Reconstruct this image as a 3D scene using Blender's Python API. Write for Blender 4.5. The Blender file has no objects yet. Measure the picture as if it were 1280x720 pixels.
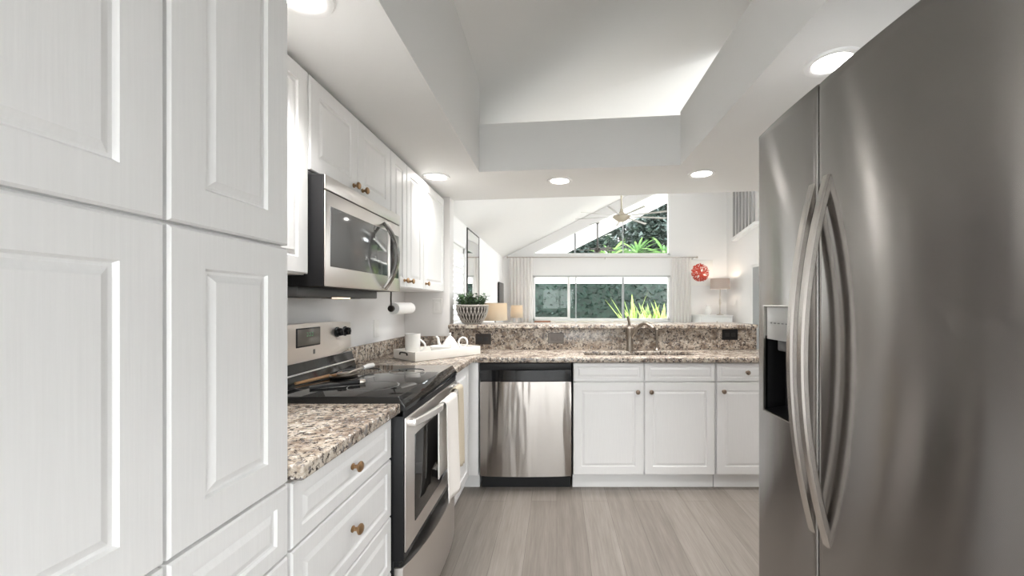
import bpy, bmesh, math, random
from mathutils import Vector, Matrix
random.seed(7)
SC = bpy.context.scene
COL = SC.collection
PI = math.pi

# ------------------------------------------------------------------ camera, sky, sun, exposure
F = 500.0 / 1280.0 * 36.0
cd = bpy.data.cameras.new('camera'); cam = bpy.data.objects.new('camera', cd); COL.objects.link(cam)
cd.sensor_width = 36.0; cd.lens = F; cd.clip_start = 0.02; cd.clip_end = 300
cam.location = (0, 0, 1.28); cam.rotation_euler = (PI / 2, 0, 0)
cd.shift_x = -56.0 / 1280.0; cd.shift_y = 20.0 / 1280.0
SC.camera = cam
SC.view_settings.view_transform = 'Standard'; SC.view_settings.look = 'None'
SC.view_settings.gamma = 1.0; SC.view_settings.use_curve_mapping = False
SC.view_settings.exposure = 1.55
SC.cycles.max_bounces = 10; SC.cycles.diffuse_bounces = 6; SC.cycles.glossy_bounces = 5
SC.cycles.transparent_max_bounces = 16; SC.cycles.sample_clamp_indirect = 6.0
SC.cycles.caustics_reflective = False; SC.cycles.caustics_refractive = False

SKY = 3.75
SUN = 6.0
CAN_W = 3.8
wd = bpy.data.worlds.new('sky'); SC.world = wd; wd.use_nodes = True
wn = wd.node_tree.nodes; wl = wd.node_tree.links
bg = wn['Background']; bg.inputs[1].default_value = SKY
tcw = wn.new('ShaderNodeTexCoord'); sx = wn.new('ShaderNodeSeparateXYZ'); wr = wn.new('ShaderNodeValToRGB')
wl.new(tcw.outputs['Generated'], sx.inputs[0]); wl.new(sx.outputs[2], wr.inputs[0]); wl.new(wr.outputs[0], bg.inputs[0])
wr.color_ramp.elements[0].color = (0.97, 0.975, 1.0, 1); wr.color_ramp.elements[1].color = (0.84, 0.90, 1.0, 1)
sd = bpy.data.lights.new('sun', 'SUN'); sun = bpy.data.objects.new('sun', sd); COL.objects.link(sun)
sd.energy = SUN; sd.angle = math.radians(1.0); sd.color = (1.0, 0.95, 0.86)
sun.rotation_euler = Vector((-0.25, -0.55, -1.0)).to_track_quat('-Z', 'Y').to_euler()

# ------------------------------------------------------------------ materials
MATS = {}
def mat(name, col=(0.8, 0.8, 0.8), rough=0.5, metal=0.0, **kw):
    m = bpy.data.materials.new(name); m.use_nodes = True; MATS[name] = m
    p = m.node_tree.nodes['Principled BSDF']
    p.inputs['Base Color'].default_value = (*col, 1); p.inputs['Roughness'].default_value = rough
    p.inputs['Metallic'].default_value = metal
    for k, v in kw.items():
        p.inputs[k.replace('_', ' ')].default_value = v
    return m
def nodes(m): return m.node_tree.nodes, m.node_tree.links, m.node_tree.nodes['Principled BSDF']
def coords(n, l, scale, rot=(0, 0, 0), space='Object'):
    tc = n.new('ShaderNodeTexCoord'); mp = n.new('ShaderNodeMapping')
    mp.inputs['Scale'].default_value = scale; mp.inputs['Rotation'].default_value = rot
    l.new(tc.outputs[space], mp.inputs[0]); return mp.outputs[0]
def noise(n, l, vec, scale, detail=4, rough=0.55):
    t = n.new('ShaderNodeTexNoise'); t.inputs['Scale'].default_value = scale
    t.inputs['Detail'].default_value = detail; t.inputs['Roughness'].default_value = rough
    l.new(vec, t.inputs['Vector']); return t.outputs['Fac']
def ramp(n, l, fac, stops):
    r = n.new('ShaderNodeValToRGB'); e = r.color_ramp.elements
    while len(e) < len(stops): e.new(0.5)
    for el, (p, c) in zip(e, stops): el.position = p; el.color = (*c, 1)
    l.new(fac, r.inputs[0]); return r.outputs[0]
def mixc(n, l, fac, a, b, mode='MIX'):
    x = n.new('ShaderNodeMix'); x.data_type = 'RGBA'; x.blend_type = mode
    for s, i in ((fac, 0), (a, 6), (b, 7)):
        if isinstance(s, (int, float)): x.inputs[i].default_value = s
        elif isinstance(s, tuple): x.inputs[i].default_value = (*s, 1)
        else: l.new(s, x.inputs[i])
    return x.outputs[2]
def bump(n, l, p, h, strength, dist=0.002):
    b = n.new('ShaderNodeBump'); b.inputs['Strength'].default_value = strength; b.inputs['Distance'].default_value = dist
    l.new(h, b.inputs['Height']); l.new(b.outputs[0], p.inputs['Normal'])

def grain_paint(name, col, rough):
    m = mat(name, col, rough); n, l, p = nodes(m)
    v = coords(n, l, (220, 220, 7)); f = noise(n, l, v, 1.0, 3)
    bump(n, l, p, f, 0.16, 0.0015)
    c = ramp(n, l, f, [(0.3, tuple(x * 0.965 for x in col)), (0.7, col)])
    l.new(c, p.inputs['Base Color'])
    return m
grain_paint('cabinet_white', (0.81, 0.805, 0.80), 0.36)
mat('cabinet_plain', (0.81, 0.805, 0.80), 0.42)
def wall_paint(name, col, rough=0.75):
    m = mat(name, col, rough); n, l, p = nodes(m)
    bump(n, l, p, noise(n, l, coords(n, l, (1, 1, 1)), 140, 2), 0.08, 0.001)
    return m
wall_paint('ceiling_paint', (0.81, 0.81, 0.80))
wall_paint('kitchen_wall', (0.78, 0.765, 0.75))
wall_paint('living_wall', (0.83, 0.82, 0.815))
wall_paint('vault_paint', (0.80, 0.795, 0.785))
mat('white_trim', (0.86, 0.86, 0.85), 0.4)
mat('white_plastic', (0.82, 0.81, 0.79), 0.35)
mat('rail_grey', (0.42, 0.41, 0.40), 0.5)
mat('window_grey', (0.35, 0.37, 0.38), 0.4)
mat('white_ceramic', (0.86, 0.85, 0.83), 0.18)
mat('tray_white', (0.82, 0.79, 0.74), 0.5)
mat('black_gloss', (0.012, 0.012, 0.013), 0.08)
mat('black_satin', (0.013, 0.013, 0.014), 0.4, Specular_IOR_Level=0.22)
mat('black_plastic', (0.014, 0.014, 0.015), 0.5, Specular_IOR_Level=0.25)
mat('cooktop_glass', (0.015, 0.015, 0.015), 0.05, Specular_IOR_Level=0.5)
mat('oven_glass', (0.012, 0.011, 0.010), 0.06)
mat('microwave_glass', (0.10, 0.10, 0.10), 0.08, Specular_IOR_Level=0.9)
mat('display_glass', (0.17, 0.16, 0.14), 0.12)
mat('display_green', (0.16, 0.42, 0.22), 0.3)
mat('mark_grey', (0.18, 0.18, 0.18), 0.5)
mat('bronze_plate', (0.030, 0.022, 0.018), 0.35, 0.3)
mat('taupe_plate', (0.085, 0.068, 0.056), 0.35, 0.3)
mat('mirror_silver', (0.90, 0.91, 0.90), 0.015, 1.0)
mat('dark_slot', (0.015, 0.014, 0.013), 0.5)
mat('brass_knob', (0.42, 0.27, 0.15), 0.28, 1.0)
mat('nickel', (0.50, 0.45, 0.40), 0.28, 1.0)
mat('faucet_metal', (0.27, 0.235, 0.20), 0.38, 1.0)
mat('knob_bronze', (0.26, 0.20, 0.155), 0.3, 1.0)
mat('dark_iron', (0.04, 0.035, 0.03), 0.45, 0.6)
mat('fan_metal', (0.52, 0.47, 0.38), 0.35, 0.7)
mat('fan_blade', (0.50, 0.49, 0.46), 0.4, 0.3)
mat('paper', (0.86, 0.85, 0.83), 0.9)
mat('wood_tan', (0.50, 0.28, 0.13), 0.45)
mat('linen_beige', (0.62, 0.57, 0.47), 0.9)
mat('bounce_floor', (0.72, 0.69, 0.65), 0.6)  # pale floor colour chosen to bounce light upward
mat('sofa_cream', (0.72, 0.68, 0.60), 0.95)
mat('cushion_brown', (0.40, 0.20, 0.13), 0.9)
mat('coral_red', (0.50, 0.055, 0.028), 0.6)
mat('canvas', (0.86, 0.84, 0.81), 0.8)
mat('dispenser_grey', (0.46, 0.46, 0.45), 0.35, 0.3)
mat('fridge_side', (0.10, 0.10, 0.10), 0.5)
mat('patio_floor_mat', (0.46, 0.44, 0.42), 0.8)
mat('patio_white', (0.85, 0.84, 0.82), 0.7)
mat('soil', (0.06, 0.045, 0.03), 0.9)
mat('bark', (0.10, 0.075, 0.055), 0.9)
def towel_mat(name, col):
    m = mat(name, col, 0.95); n, l, p = nodes(m)
    bump(n, l, p, noise(n, l, coords(n, l, (1, 1, 1)), 600, 2), 0.5, 0.002); return m
towel_mat('towel_white', (0.84, 0.80, 0.76)); towel_mat('towel_beige', (0.56, 0.49, 0.38))

def steel(name, col, rough, aniso, rot, scale, wave=0.004):
    m = mat(name, col, rough, 1.0); n, l, p = nodes(m)
    v = coords(n, l, scale); f = noise(n, l, v, 1.0, 2)
    r = n.new('ShaderNodeMapRange'); r.inputs[3].default_value = rough - 0.01; r.inputs[4].default_value = rough + 0.012
    l.new(f, r.inputs[0]); l.new(r.outputs[0], p.inputs['Roughness'])
    if aniso:
        bump(n, l, p, noise(n, l, coords(n, l, (9, 9, 1.1)), 1.0, 2), 0.5, wave)
        p.inputs['Anisotropic'].default_value = aniso; p.inputs['Anisotropic Rotation'].default_value = rot
        t = n.new('ShaderNodeTangent'); t.direction_type = 'RADIAL'; t.axis = 'Z'
        l.new(t.outputs[0], p.inputs['Tangent'])
    return m
steel('fridge_steel', (0.33, 0.315, 0.305), 0.21, 1.0, 0.25, (3, 3, 900), 0.001)
steel('appliance_steel', (0.37, 0.342, 0.318), 0.18, 1.0, 0.25, (3, 3, 700), 0.012)
steel('handle_steel', (0.56, 0.53, 0.50), 0.25, 0, 0, (300, 300, 300))
steel('dark_steel', (0.30, 0.29, 0.28), 0.25, 0, 0, (300, 300, 300))
steel('range_steel', (0.74, 0.71, 0.685), 0.30, 0, 0, (3, 3, 700))
steel('sink_steel', (0.45, 0.43, 0.40), 0.3, 0, 0, (40, 40, 40))

def granite():
    m = mat('granite', (0.5, 0.45, 0.4), 0.27); n, l, p = nodes(m)
    v = coords(n, l, (1, 1, 1))
    big = noise(n, l, v, 17, 6, 0.68)
    c1 = ramp(n, l, big, [(0.32, (0.12, 0.088, 0.068)), (0.44, (0.30, 0.235, 0.185)), (0.53, (0.50, 0.43, 0.355)), (0.66, (0.62, 0.565, 0.49))])
    sp = noise(n, l, v, 58, 4, 0.7)
    m1 = ramp(n, l, sp, [(0.42, (1, 1, 1)), (0.48, (0, 0, 0))])
    c2 = mixc(n, l, m1, c1, (0.065, 0.052, 0.048))
    sp2 = noise(n, l, coords(n, l, (1.3, 1.1, 1.2), (0.4, 0.2, 0.7)), 48, 4, 0.6)
    m2 = ramp(n, l, sp2, [(0.56, (0, 0, 0)), (0.63, (1, 1, 1))])
    c3 = mixc(n, l, m2, c2, (0.23, 0.21, 0.20))
    sp3 = noise(n, l, coords(n, l, (1, 1.2, 1), (0.1, 0.9, 0.3)), 60, 3, 0.6)
    m3 = ramp(n, l, sp3, [(0.61, (0, 0, 0)), (0.67, (1, 1, 1))])
    c4 = mixc(n, l, m3, c3, (0.72, 0.68, 0.62))
    l.new(c4, p.inputs['Base Color'])
granite()

def planks():
    m = mat('floor_planks', (0.4, 0.36, 0.32), 0.42); n, l, p = nodes(m)
    v = coords(n, l, (1, 1, 1), (0, 0, PI / 2))
    b = n.new('ShaderNodeTexBrick'); l.new(v, b.inputs['Vector'])
    b.inputs['Scale'].default_value = 1.0; b.inputs['Brick Width'].default_value = 1.3; b.inputs['Row Height'].default_value = 0.165
    b.inputs['Mortar Size'].default_value = 0.0012; b.inputs['Mortar Smooth'].default_value = 0.2; b.offset = 0.37
    b.inputs['Color1'].default_value = (0.195, 0.172, 0.152, 1); b.inputs['Color2'].default_value = (0.245, 0.22, 0.197, 1)
    b.inputs['Mortar'].default_value = (0.12, 0.105, 0.09, 1)
    g = noise(n, l, coords(n, l, (26, 1.6, 1)), 1.0, 6, 0.65)
    gc = ramp(n, l, g, [(0.3, (0.80, 0.79, 0.78)), (0.7, (1.1, 1.1, 1.1))])
    g2 = noise(n, l, coords(n, l, (110, 5, 1)), 1.0, 3, 0.6)
    gc2 = ramp(n, l, g2, [(0.35, (0.88, 0.87, 0.86)), (0.65, (1.04, 1.04, 1.04))])
    c = mixc(n, l, 1.0, b.outputs['Color'], gc, 'MULTIPLY'); c = mixc(n, l, 1.0, c, gc2, 'MULTIPLY')
    l.new(c, p.inputs['Base Color']); bump(n, l, p, g2, 0.1, 0.001)
planks()

def pane_glass(name, tint, gloss):
    m = bpy.data.materials.new(name); m.use_nodes = True; MATS[name] = m
    n, l = m.node_tree.nodes, m.node_tree.links
    n.remove(n['Principled BSDF'])
    t = n.new('ShaderNodeBsdfTransparent'); t.inputs[0].default_value = (*tint, 1)
    g = n.new('ShaderNodeBsdfGlossy'); g.inputs['Roughness'].default_value = 0.02
    mx = n.new('ShaderNodeMixShader'); mx.inputs[0].default_value = gloss
    l.new(t.outputs[0], mx.inputs[1]); l.new(g.outputs[0], mx.inputs[2]); l.new(mx.outputs[0], n['Material Output'].inputs[0])
pane_glass('pane_glass', (0.97, 0.985, 0.975), 0.012)

def emitter(name, col, strength):
    m = mat(name, col, 0.5); p = m.node_tree.nodes['Principled BSDF']
    p.inputs['Emission Color'].default_value = (*col, 1); p.inputs['Emission Strength'].default_value = strength
emitter('downlight_lens', (1.0, 0.97, 0.92), 6.0)
emitter('microwave_lamp', (1.0, 0.72, 0.42), 1.2)

def translucent(name, col, tcol, fac, rough=0.8):
    m = mat(name, col, rough); n, l, p = nodes(m)
    t = n.new('ShaderNodeBsdfTranslucent'); t.inputs[0].default_value = (*tcol, 1)
    mx = n.new('ShaderNodeMixShader'); mx.inputs[0].default_value = fac
    l.new(p.outputs[0], mx.inputs[1]); l.new(t.outputs[0], mx.inputs[2]); l.new(mx.outputs[0], n['Material Output'].inputs[0])
    return m
translucent('sheer_curtain', (0.88, 0.86, 0.84), (0.9, 0.88, 0.86), 0.5)
translucent('shade_linen', (0.66, 0.58, 0.47), (0.8, 0.7, 0.55), 0.35)
translucent('shade_grey', (0.50, 0.44, 0.41), (0.6, 0.52, 0.46), 0.25)
def leaf(name, c0, c1, fac):
    m = translucent(name, c0, c1, fac, 0.5); n, l, p = nodes(m)
    f = noise(n, l, coords(n, l, (1, 1, 1)), 9, 3)
    l.new(ramp(n, l, f, [(0.38, tuple(x * 0.45 for x in c0)), (0.62, tuple(x * 1.6 for x in c0))]), p.inputs['Base Color'])
leaf('leaf_hedge', (0.015, 0.036, 0.026), (0.02, 0.045, 0.025), 0.25)
leaf('leaf_tree', (0.055, 0.075, 0.065), (0.05, 0.08, 0.05), 0.2)
leaf('leaf_bright', (0.22, 0.33, 0.09), (0.36, 0.46, 0.13), 0.45)
leaf('leaf_palm', (0.10, 0.22, 0.07), (0.20, 0.34, 0.10), 0.4)
leaf('leaf_succulent', (0.085, 0.14, 0.075), (0.05, 0.1, 0.04), 0.1)
mat('bounce_ground', (0.36, 0.35, 0.34), 0.95)  # pale neutral ground, lightened to bounce daylight into the house
mat('weave_white', (0.50, 0.47, 0.43), 0.7); mat('weave_dark', (0.045, 0.038, 0.032), 0.7)

# ------------------------------------------------------------------ helpers
ORG = {}                                            # world origin of every object made here
def V(*a): return Vector(a)
class MB:
    def __init__(s): s.bm = bmesh.new()
    def box(s, x0, x1, y0, y1, z0, z1, bev=0.0, seg=2, rot=None, piv=None):
        r = bmesh.ops.create_cube(s.bm, size=1.0); vs = r['verts']
        for v in vs:
            v.co = V(x0 + (v.co.x + .5) * (x1 - x0), y0 + (v.co.y + .5) * (y1 - y0), z0 + (v.co.z + .5) * (z1 - z0))
        if rot is not None: bmesh.ops.rotate(s.bm, verts=vs, cent=piv, matrix=rot)
        if bev > 0:
            es = list({e for v in vs for e in v.link_edges})
            bmesh.ops.bevel(s.bm, geom=es, offset=bev, segments=seg, affect='EDGES', profile=0.5)
        return s
    def prism(s, pts, d, bev=0.0, seg=2):            # planar polygon pts (Vectors) swept along vector d
        a = [s.bm.verts.new(p) for p in pts]; b = [s.bm.verts.new(p + d) for p in pts]
        n = len(pts); s.bm.faces.new(a); s.bm.faces.new(b[::-1])
        for i in range(n): s.bm.faces.new((a[i], b[i], b[(i + 1) % n], a[(i + 1) % n]))
        if bev > 0:
            es = [e for e in {e for v in a + b for e in v.link_edges} if (e.verts[0] in a) == (e.verts[1] in a)]
            bmesh.ops.bevel(s.bm, geom=es, offset=bev, segments=seg, affect='EDGES', profile=0.5)
        return s
    def ring_loft(s, rings, cap0=True, cap1=True, closed=False):
        R = [[s.bm.verts.new(p) for p in r] for r in rings]; n = len(R[0])
        for i in range(len(R) - (0 if closed else 1)):
            A, B = R[i], R[(i + 1) % len(R)]
            for k in range(n): s.bm.faces.new((A[k], A[(k + 1) % n], B[(k + 1) % n], B[k]))
        if not closed:
            if cap0: s.bm.faces.new(R[0][::-1])
            if cap1: s.bm.faces.new(R[-1])
        return s
    def lathe(s, prof, o, axis=(0, 0, 1), n=24, cap0=True, cap1=True):
        ax = Vector(axis).normalized(); u = ax.orthogonal().normalized(); w = ax.cross(u); o = Vector(o)
        rings = [[o + ax * h + (u * math.cos(2 * PI * k / n) + w * math.sin(2 * PI * k / n)) * max(r, 1e-4) for k in range(n)] for r, h in prof]
        return s.ring_loft(rings, cap0, cap1)
    def tube(s, pts, r, n=10, closed=False, flat=1.0, up=None):
        pts = [Vector(p) for p in pts]; rings = []; N = len(pts); prev = None
        rr = r if isinstance(r, (list, tuple)) else [r] * N
        for i, p in enumerate(pts):
            if closed: t = pts[(i + 1) % N] - pts[i - 1]
            else: t = pts[min(i + 1, N - 1)] - pts[max(i - 1, 0)]
            t.normalize()
            if prev is None:
                u = (Vector(up) - t * t.dot(Vector(up))).normalized() if up else t.orthogonal().normalized()
            else: u = (prev - t * t.dot(prev)).normalized()
            prev = u; w = t.cross(u)
            rings.append([p + u * math.cos(2 * PI * k / n) * rr[i] + w * math.sin(2 * PI * k / n) * rr[i] * flat for k in range(n)])
        return s.ring_loft(rings, closed=closed)
    def bar(s, pts, wdt, hgt, side):                 # rectangular section swept; side = width direction
        side = Vector(side).normalized(); pts = [Vector(p) for p in pts]; rings = []; N = len(pts)
        for i, p in enumerate(pts):
            t = (pts[min(i + 1, N - 1)] - pts[max(i - 1, 0)]).normalized(); nn = t.cross(side).normalized()
            c = min(wdt, hgt) * .22; a, b = wdt / 2, hgt / 2
            q = [(a - c, b), (-a + c, b), (-a, b - c), (-a, -b + c), (-a + c, -b), (a - c, -b), (a, -b + c), (a, b - c)]
            rings.append([p + side * x + nn * y for x, y in q])
        return s.ring_loft(rings)
    def panel(s, o, u, v, n, w, h, rings):           # cabinet front: nested rectangles (inset, height)
        o, u, v, n = Vector(o), Vector(u), Vector(v), Vector(n)
        R = [[o + u * i + v * i + n * d, o + u * (w - i) + v * i + n * d, o + u * (w - i) + v * (h - i) + n * d, o + u * i + v * (h - i) + n * d] for i, d in rings]
        return s.ring_loft(R)
    def grid(s, P, skip=None):
        G = [[s.bm.verts.new(p) for p in row] for row in P]
        for i in range(len(G) - 1):
            for j in range(len(G[0]) - 1):
                if skip and skip(i, j): continue
                s.bm.faces.new((G[i][j], G[i][j + 1], G[i + 1][j + 1], G[i + 1][j]))
        return s
    def quad(s, *p): s.bm.faces.new([s.bm.verts.new(Vector(q)) for q in p]); return s
    def build(s, name, m, parent=None, loc=None, ang=35, fix=True):
        o0 = ORG[parent.name] if parent else Vector(loc or (0, 0, 0))
        if fix: bmesh.ops.recalc_face_normals(s.bm, faces=s.bm.faces[:])
        bmesh.ops.translate(s.bm, verts=s.bm.verts[:], vec=-o0)
        me = bpy.data.meshes.new(name); s.bm.to_mesh(me); s.bm.free()
        for p in me.polygons: p.use_smooth = True
        me.set_sharp_from_angle(angle=math.radians(ang))
        me.materials.append(MATS[m])
        o = bpy.data.objects.new(name, me); COL.objects.link(o)
        if parent: o.parent = parent
        else: o.location = o0
        ORG[o.name] = Vector(o0); return o
def tag(o, label, cat, group=None):
    o['label'] = label; o['category'] = cat
    if group: o['group'] = group
    return o
def thing(name, label, cat, loc, group=None):
    o = bpy.data.objects.new(name, None); COL.objects.link(o); o.location = loc; o.empty_display_size = 0.05
    ORG[o.name] = Vector(loc); return tag(o, label, cat, group)
def struct(o): o['kind'] = 'structure'; return o
def S(name, m, mb, ang=35): return struct(mb.build(name, m, ang=ang))

DOOR = [(0, 0), (0, .014), (.004, .018), (.056, .018), (.060, .0125), (.065, .012), (.078, .0175)]
DOOR_W = [(0, 0), (0, .014), (.004, .018), (.064, .018), (.068, .0118), (.073, .0115), (.086, .0175)]
DRAWER = [(0, 0), (0, .014), (.004, .018), (.036, .018), (.040, .0125), (.045, .012), (.058, .0175)]
THIN = [(0, 0), (0, .014), (.004, .018), (.024, .018), (.028, .013), (.033, .012), (.038, .014), (.045, .018)]
KNOB = [(.009, 0), (.010, .003), (.0055, .006), (.0055, .014), (.011, .018), (.0155, .022), (.0155, .026), (.011, .030), (.002, .0315)]
def front(parent, name, o, u, n, w, h, rings, knob=None, knob_mat='brass_knob'):
    d = MB().panel(o, u, (0, 0, 1), n, w, h, rings).build(name, 'cabinet_white', parent, ang=20)
    if knob:
        p = Vector(o) + Vector(u) * knob[0] + V(0, 0, knob[1]) + Vector(n) * .018
        MB().lathe(KNOB, p, n, 18).build('knob', knob_mat, d)
    return d

# ------------------------------------------------------------------ room shell
WX = -1.23; RX = 3.9; KX = 1.72; FY = 9.18; BY = -2.6
def zc(x): return 2.955 + .5 * x
S('floor', 'floor_planks', MB().box(WX - .15, RX + .15, BY - .15, 3.30, -.06, 0))
S('floor.001', 'bounce_floor', MB().box(WX - .15, RX + .15, 3.30, FY + .12, -.06, 0))  # unseen living-room floor, made pale to brighten walls and ceiling
# wall_left : kitchen and living room, with two openings
m = MB(); t = .14
def lw(y0, y1, z0, z1): m.box(WX - t, WX, y0, y1, z0, z1)
SH = (4.40, 5.38, .90, 2.055)
lw(BY - .15, SH[0], 0, 2.5); lw(SH[0], SH[1], 0, SH[2]); lw(SH[0], SH[1], SH[3], 2.5)
lw(SH[1], FY + .12, 0, 2.5)
S('wall_left', 'living_wall', m)
# far wall with gable window and low window
m = MB(); d = V(0, .12, 0)
def fw(*pts): m.prism([V(x, FY, z) for x, z in pts], d)
LW = (-.55, 2.60, .90, 1.92); GB = 2.40
def zt(x): return max(GB, zc(x) - .24)
fw((WX - .14, 0), (LW[0], 0), (LW[0], zc(LW[0]) + .06), (WX - .14, zc(WX - .14) + .06))
fw((LW[0], zt(LW[0])), (LW[1], zt(LW[1])), (LW[1], zc(LW[1]) + .06), (LW[0], zc(LW[0]) + .06))
fw((LW[0], LW[3]), (LW[1], LW[3]), (LW[1], GB), (LW[0], GB))
fw((LW[0], 0), (LW[1], 0), (LW[1], LW[2]), (LW[0], LW[2]))
fw((LW[1], 0), (RX + .14, 0), (RX + .14, zc(RX) + .1), (LW[1], zc(LW[1]) + .06))
S('wall_back', 'living_wall', m)
# right wall of the living room : unseen slider and clerestory openings added to light the room
m = MB(); op = [(3.75, 7.2)]
def rw(y0, y1, z0, z1): m.box(RX, RX + t, y0, y1, z0, z1)
rw(3.2, 3.75, 0, 5.1); rw(7.2, FY + .12, 0, 5.1); rw(3.75, 7.2, 2.4, 2.75); rw(5.3, 7.2, 0, 2.41); rw(3.75, 7.2, 4.5, 5.1); rw(3.75, 4.15, 2.74, 4.51); rw(5.6, 7.2, 2.74, 4.51)
S('wall_right', 'living_wall', m)
m = MB(); m.box(KX + .14, RX + .14, 3.20, 3.34, 0, 5.1); m.box(KX + .001, KX + .14, 3.341, 3.95, 2.46, 5.0); S('wall_right.001', 'living_wall', m)  # second box: unseen upper return added to shade the kitchen ceiling
RW = (-2.2, -.6, .75, 2.05)
m = MB(); m.box(KX, KX + t, RW[1], 3.34, 0, 4.2); m.box(KX, KX + t, BY - .15, RW[0], 0, 4.2); m.box(KX, KX + t, RW[0], RW[1], 0, RW[2]); m.box(KX, KX + t, RW[0], RW[1], RW[3], 4.2); S('wall_right.002', 'kitchen_wall', m)
S('wall_front', 'kitchen_wall', MB().box(WX - .14, -.9, BY - .14, BY, 0, 4.2).box(1.2, KX + .14, BY - .14, BY, 0, 4.2).box(-.9, 1.2, BY - .14, BY, 2.1, 4.2))
m = MB()                                             # unseen glass slider, added to light the kitchen from behind
for q in ((-.9, -.84, 0, 2.1), (1.14, 1.2, 0, 2.1), (.11, .19, 0, 2.1), (-.9, 1.2, 0, .05), (-.9, 1.2, 2.04, 2.1)): m.box(q[0], q[1], BY - .1, BY - .03, q[2], q[3])
dk = struct(m.build('added_door_2', 'white_trim')); MB().box(-.9, 1.2, BY - .07, BY - .065, 0, 2.1).build('pane', 'pane_glass', dk)
# stub wall at the end of the cabinet run + pony wall under the bar
STX = -.862
m = MB(); m.box(WX, STX, 3.225, 3.345, 0, 2.36, .004); S('wall_divider', 'kitchen_wall', m)
m = MB(); m.box(STX, 1.60, 3.225, 3.345, 0, 1.083); S('wall_peninsula', 'living_wall', m)
# vaulted ceiling : living room slope and kitchen slope meeting in a valley
def yc(x): return 3.18 + .382 * (x + .464)
DV = .05
m = MB()
xs = [WX - .15, RX + .15]
m.quad(*[V(x, y, zc(x)) for x, y in ((xs[0], yc(xs[0])), (xs[1], yc(xs[1])), (xs[1], FY + .12), (xs[0], FY + .12))])
S('ceiling', 'vault_paint', m)
m = MB()
def zn(x, y): return zc(x) + DV * (yc(x) - y)
m.quad(*[V(x, y, zn(x, y)) for x, y in ((xs[0], yc(xs[0])), (xs[1], yc(xs[1])), (xs[1], BY - .2), (xs[0], BY - .2))])
S('ceiling.001', 'vault_paint', m)
# dropped soffit around the kitchen tray
LXs, RXs, SZ = -.505, .765, 2.14
fyl, fyr = 2.606, 2.476                               # front edge of the far soffit at the left / right corner
def fy(x): return fyl + (fyr - fyl) * (x - LXs) / (RXs - LXs)
def by(x): return 3.333 - .119 * (x + .867)
m = MB()
m.prism([V(WX, BY, SZ), V(LXs, BY, SZ), V(LXs, fy(LXs), SZ), V(WX, fy(WX), SZ)], V(0, 0, .03))
m.box(LXs - .05, LXs, BY, fy(LXs) + .02, SZ + .03, 3.6)
S('soffit', 'ceiling_paint', m)
m = MB(); m.prism([V(RXs, BY, SZ), V(KX, BY, SZ), V(KX, fy(KX), SZ), V(RXs, fy(RXs), SZ)], V(0, 0, .33)); S('soffit.001', 'ceiling_paint', m)
m = MB(); m.prism([V(WX, fy(WX), SZ), V(KX, fy(KX), SZ), V(KX, by(KX), SZ), V(WX, by(WX), SZ)], V(0, 0, .31)); S('soffit.002', 'ceiling_paint', m)
m = MB(); m.box(LXs, RXs, BY, -.55, SZ, SZ + .33); S('soffit.003', 'ceiling_paint', m)
# baseboard of the far living-room wall
S('baseboard_back', 'white_trim', MB().box(WX, RX, FY - .015, FY, 0, .11))

# windows ---------------------------------------------------------
def wall_window(name, frame, glass, fm='white_trim', bars=None, bm_='window_grey'):
    f = struct(frame.build(name, fm))
    glass.build('pane', 'pane_glass', f)
    if bars: bars.build('mullion', bm_, f)
    return f
# gable window
m = MB(); y0, y1 = FY - .01, FY + .07
a, b = LW[0], LW[1]; w = .045
m.prism([V(a, y0, GB), V(b, y0, GB), V(b, y0, GB + w), V(a, y0, GB + w)], V(0, .09, 0))
m.prism([V(b - w, y0, GB), V(b, y0, GB), V(b, y0, zt(b)), V(b - w, y0, zt(b - w))], V(0, .09, 0))
m.prism([V(a + .02, y0, zt(a + .02) - .01), V(b, y0, zt(b) - w), V(b, y0, zt(b)), V(a + .02, y0, zt(a + .02) + .03)], V(0, .09, 0))
g = MB().prism([V(a + .05, FY + .03, GB), V(b, FY + .03, GB), V(b, FY + .03, zt(b))], V(0, .006, 0))
br = MB()
for px in (719, 779):
    x = (px - 696) * FY / 500; br.box(x - (.02 if px == 719 else .012), x + (.02 if px == 719 else .012), FY + .01, FY + .06, GB + w, zt(x) - .02)
wall_window('window_1', m, g, 'white_trim', br)
# low wide window
m = MB(); z0, z1 = LW[2], LW[3]; w = .05
m.box(a, b, y0, y1, z0, z0 + w, .005); m.box(a, b, y0, y1, z1 - .03, z1, .004); m.box(a, a + w, y0, y1, z0, z1, .005); m.box(b - w, b, y0, y1, z0, z1, .005)
m.box(a - .06, b + .06, FY - .06, FY + .02, z0 - .03, z0, .005)
x = (711 - 696) * FY / 500; m.box(x - .03, x + .03, FY + .0, FY + .06, z0, z1 - .03, .004)
m.box(a, x, FY + .0, FY + .05, z0 + w, z0 + w + .03)
g = MB().box(a + w, b - w, FY + .03, FY + .036, z0 + w, z1 - .03)
br = MB()
for px, hw in ((720, .014), (779, .022)):
    x = (px - 696) * FY / 500; br.box(x - hw, x + hw, FY + .005, FY + .06, z0 + w, z1)
br.box(a, b, FY - .02, FY + .02, z1 - .008, z1 + .008)
wall_window('window_2', m, g, 'white_trim', br)
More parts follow.
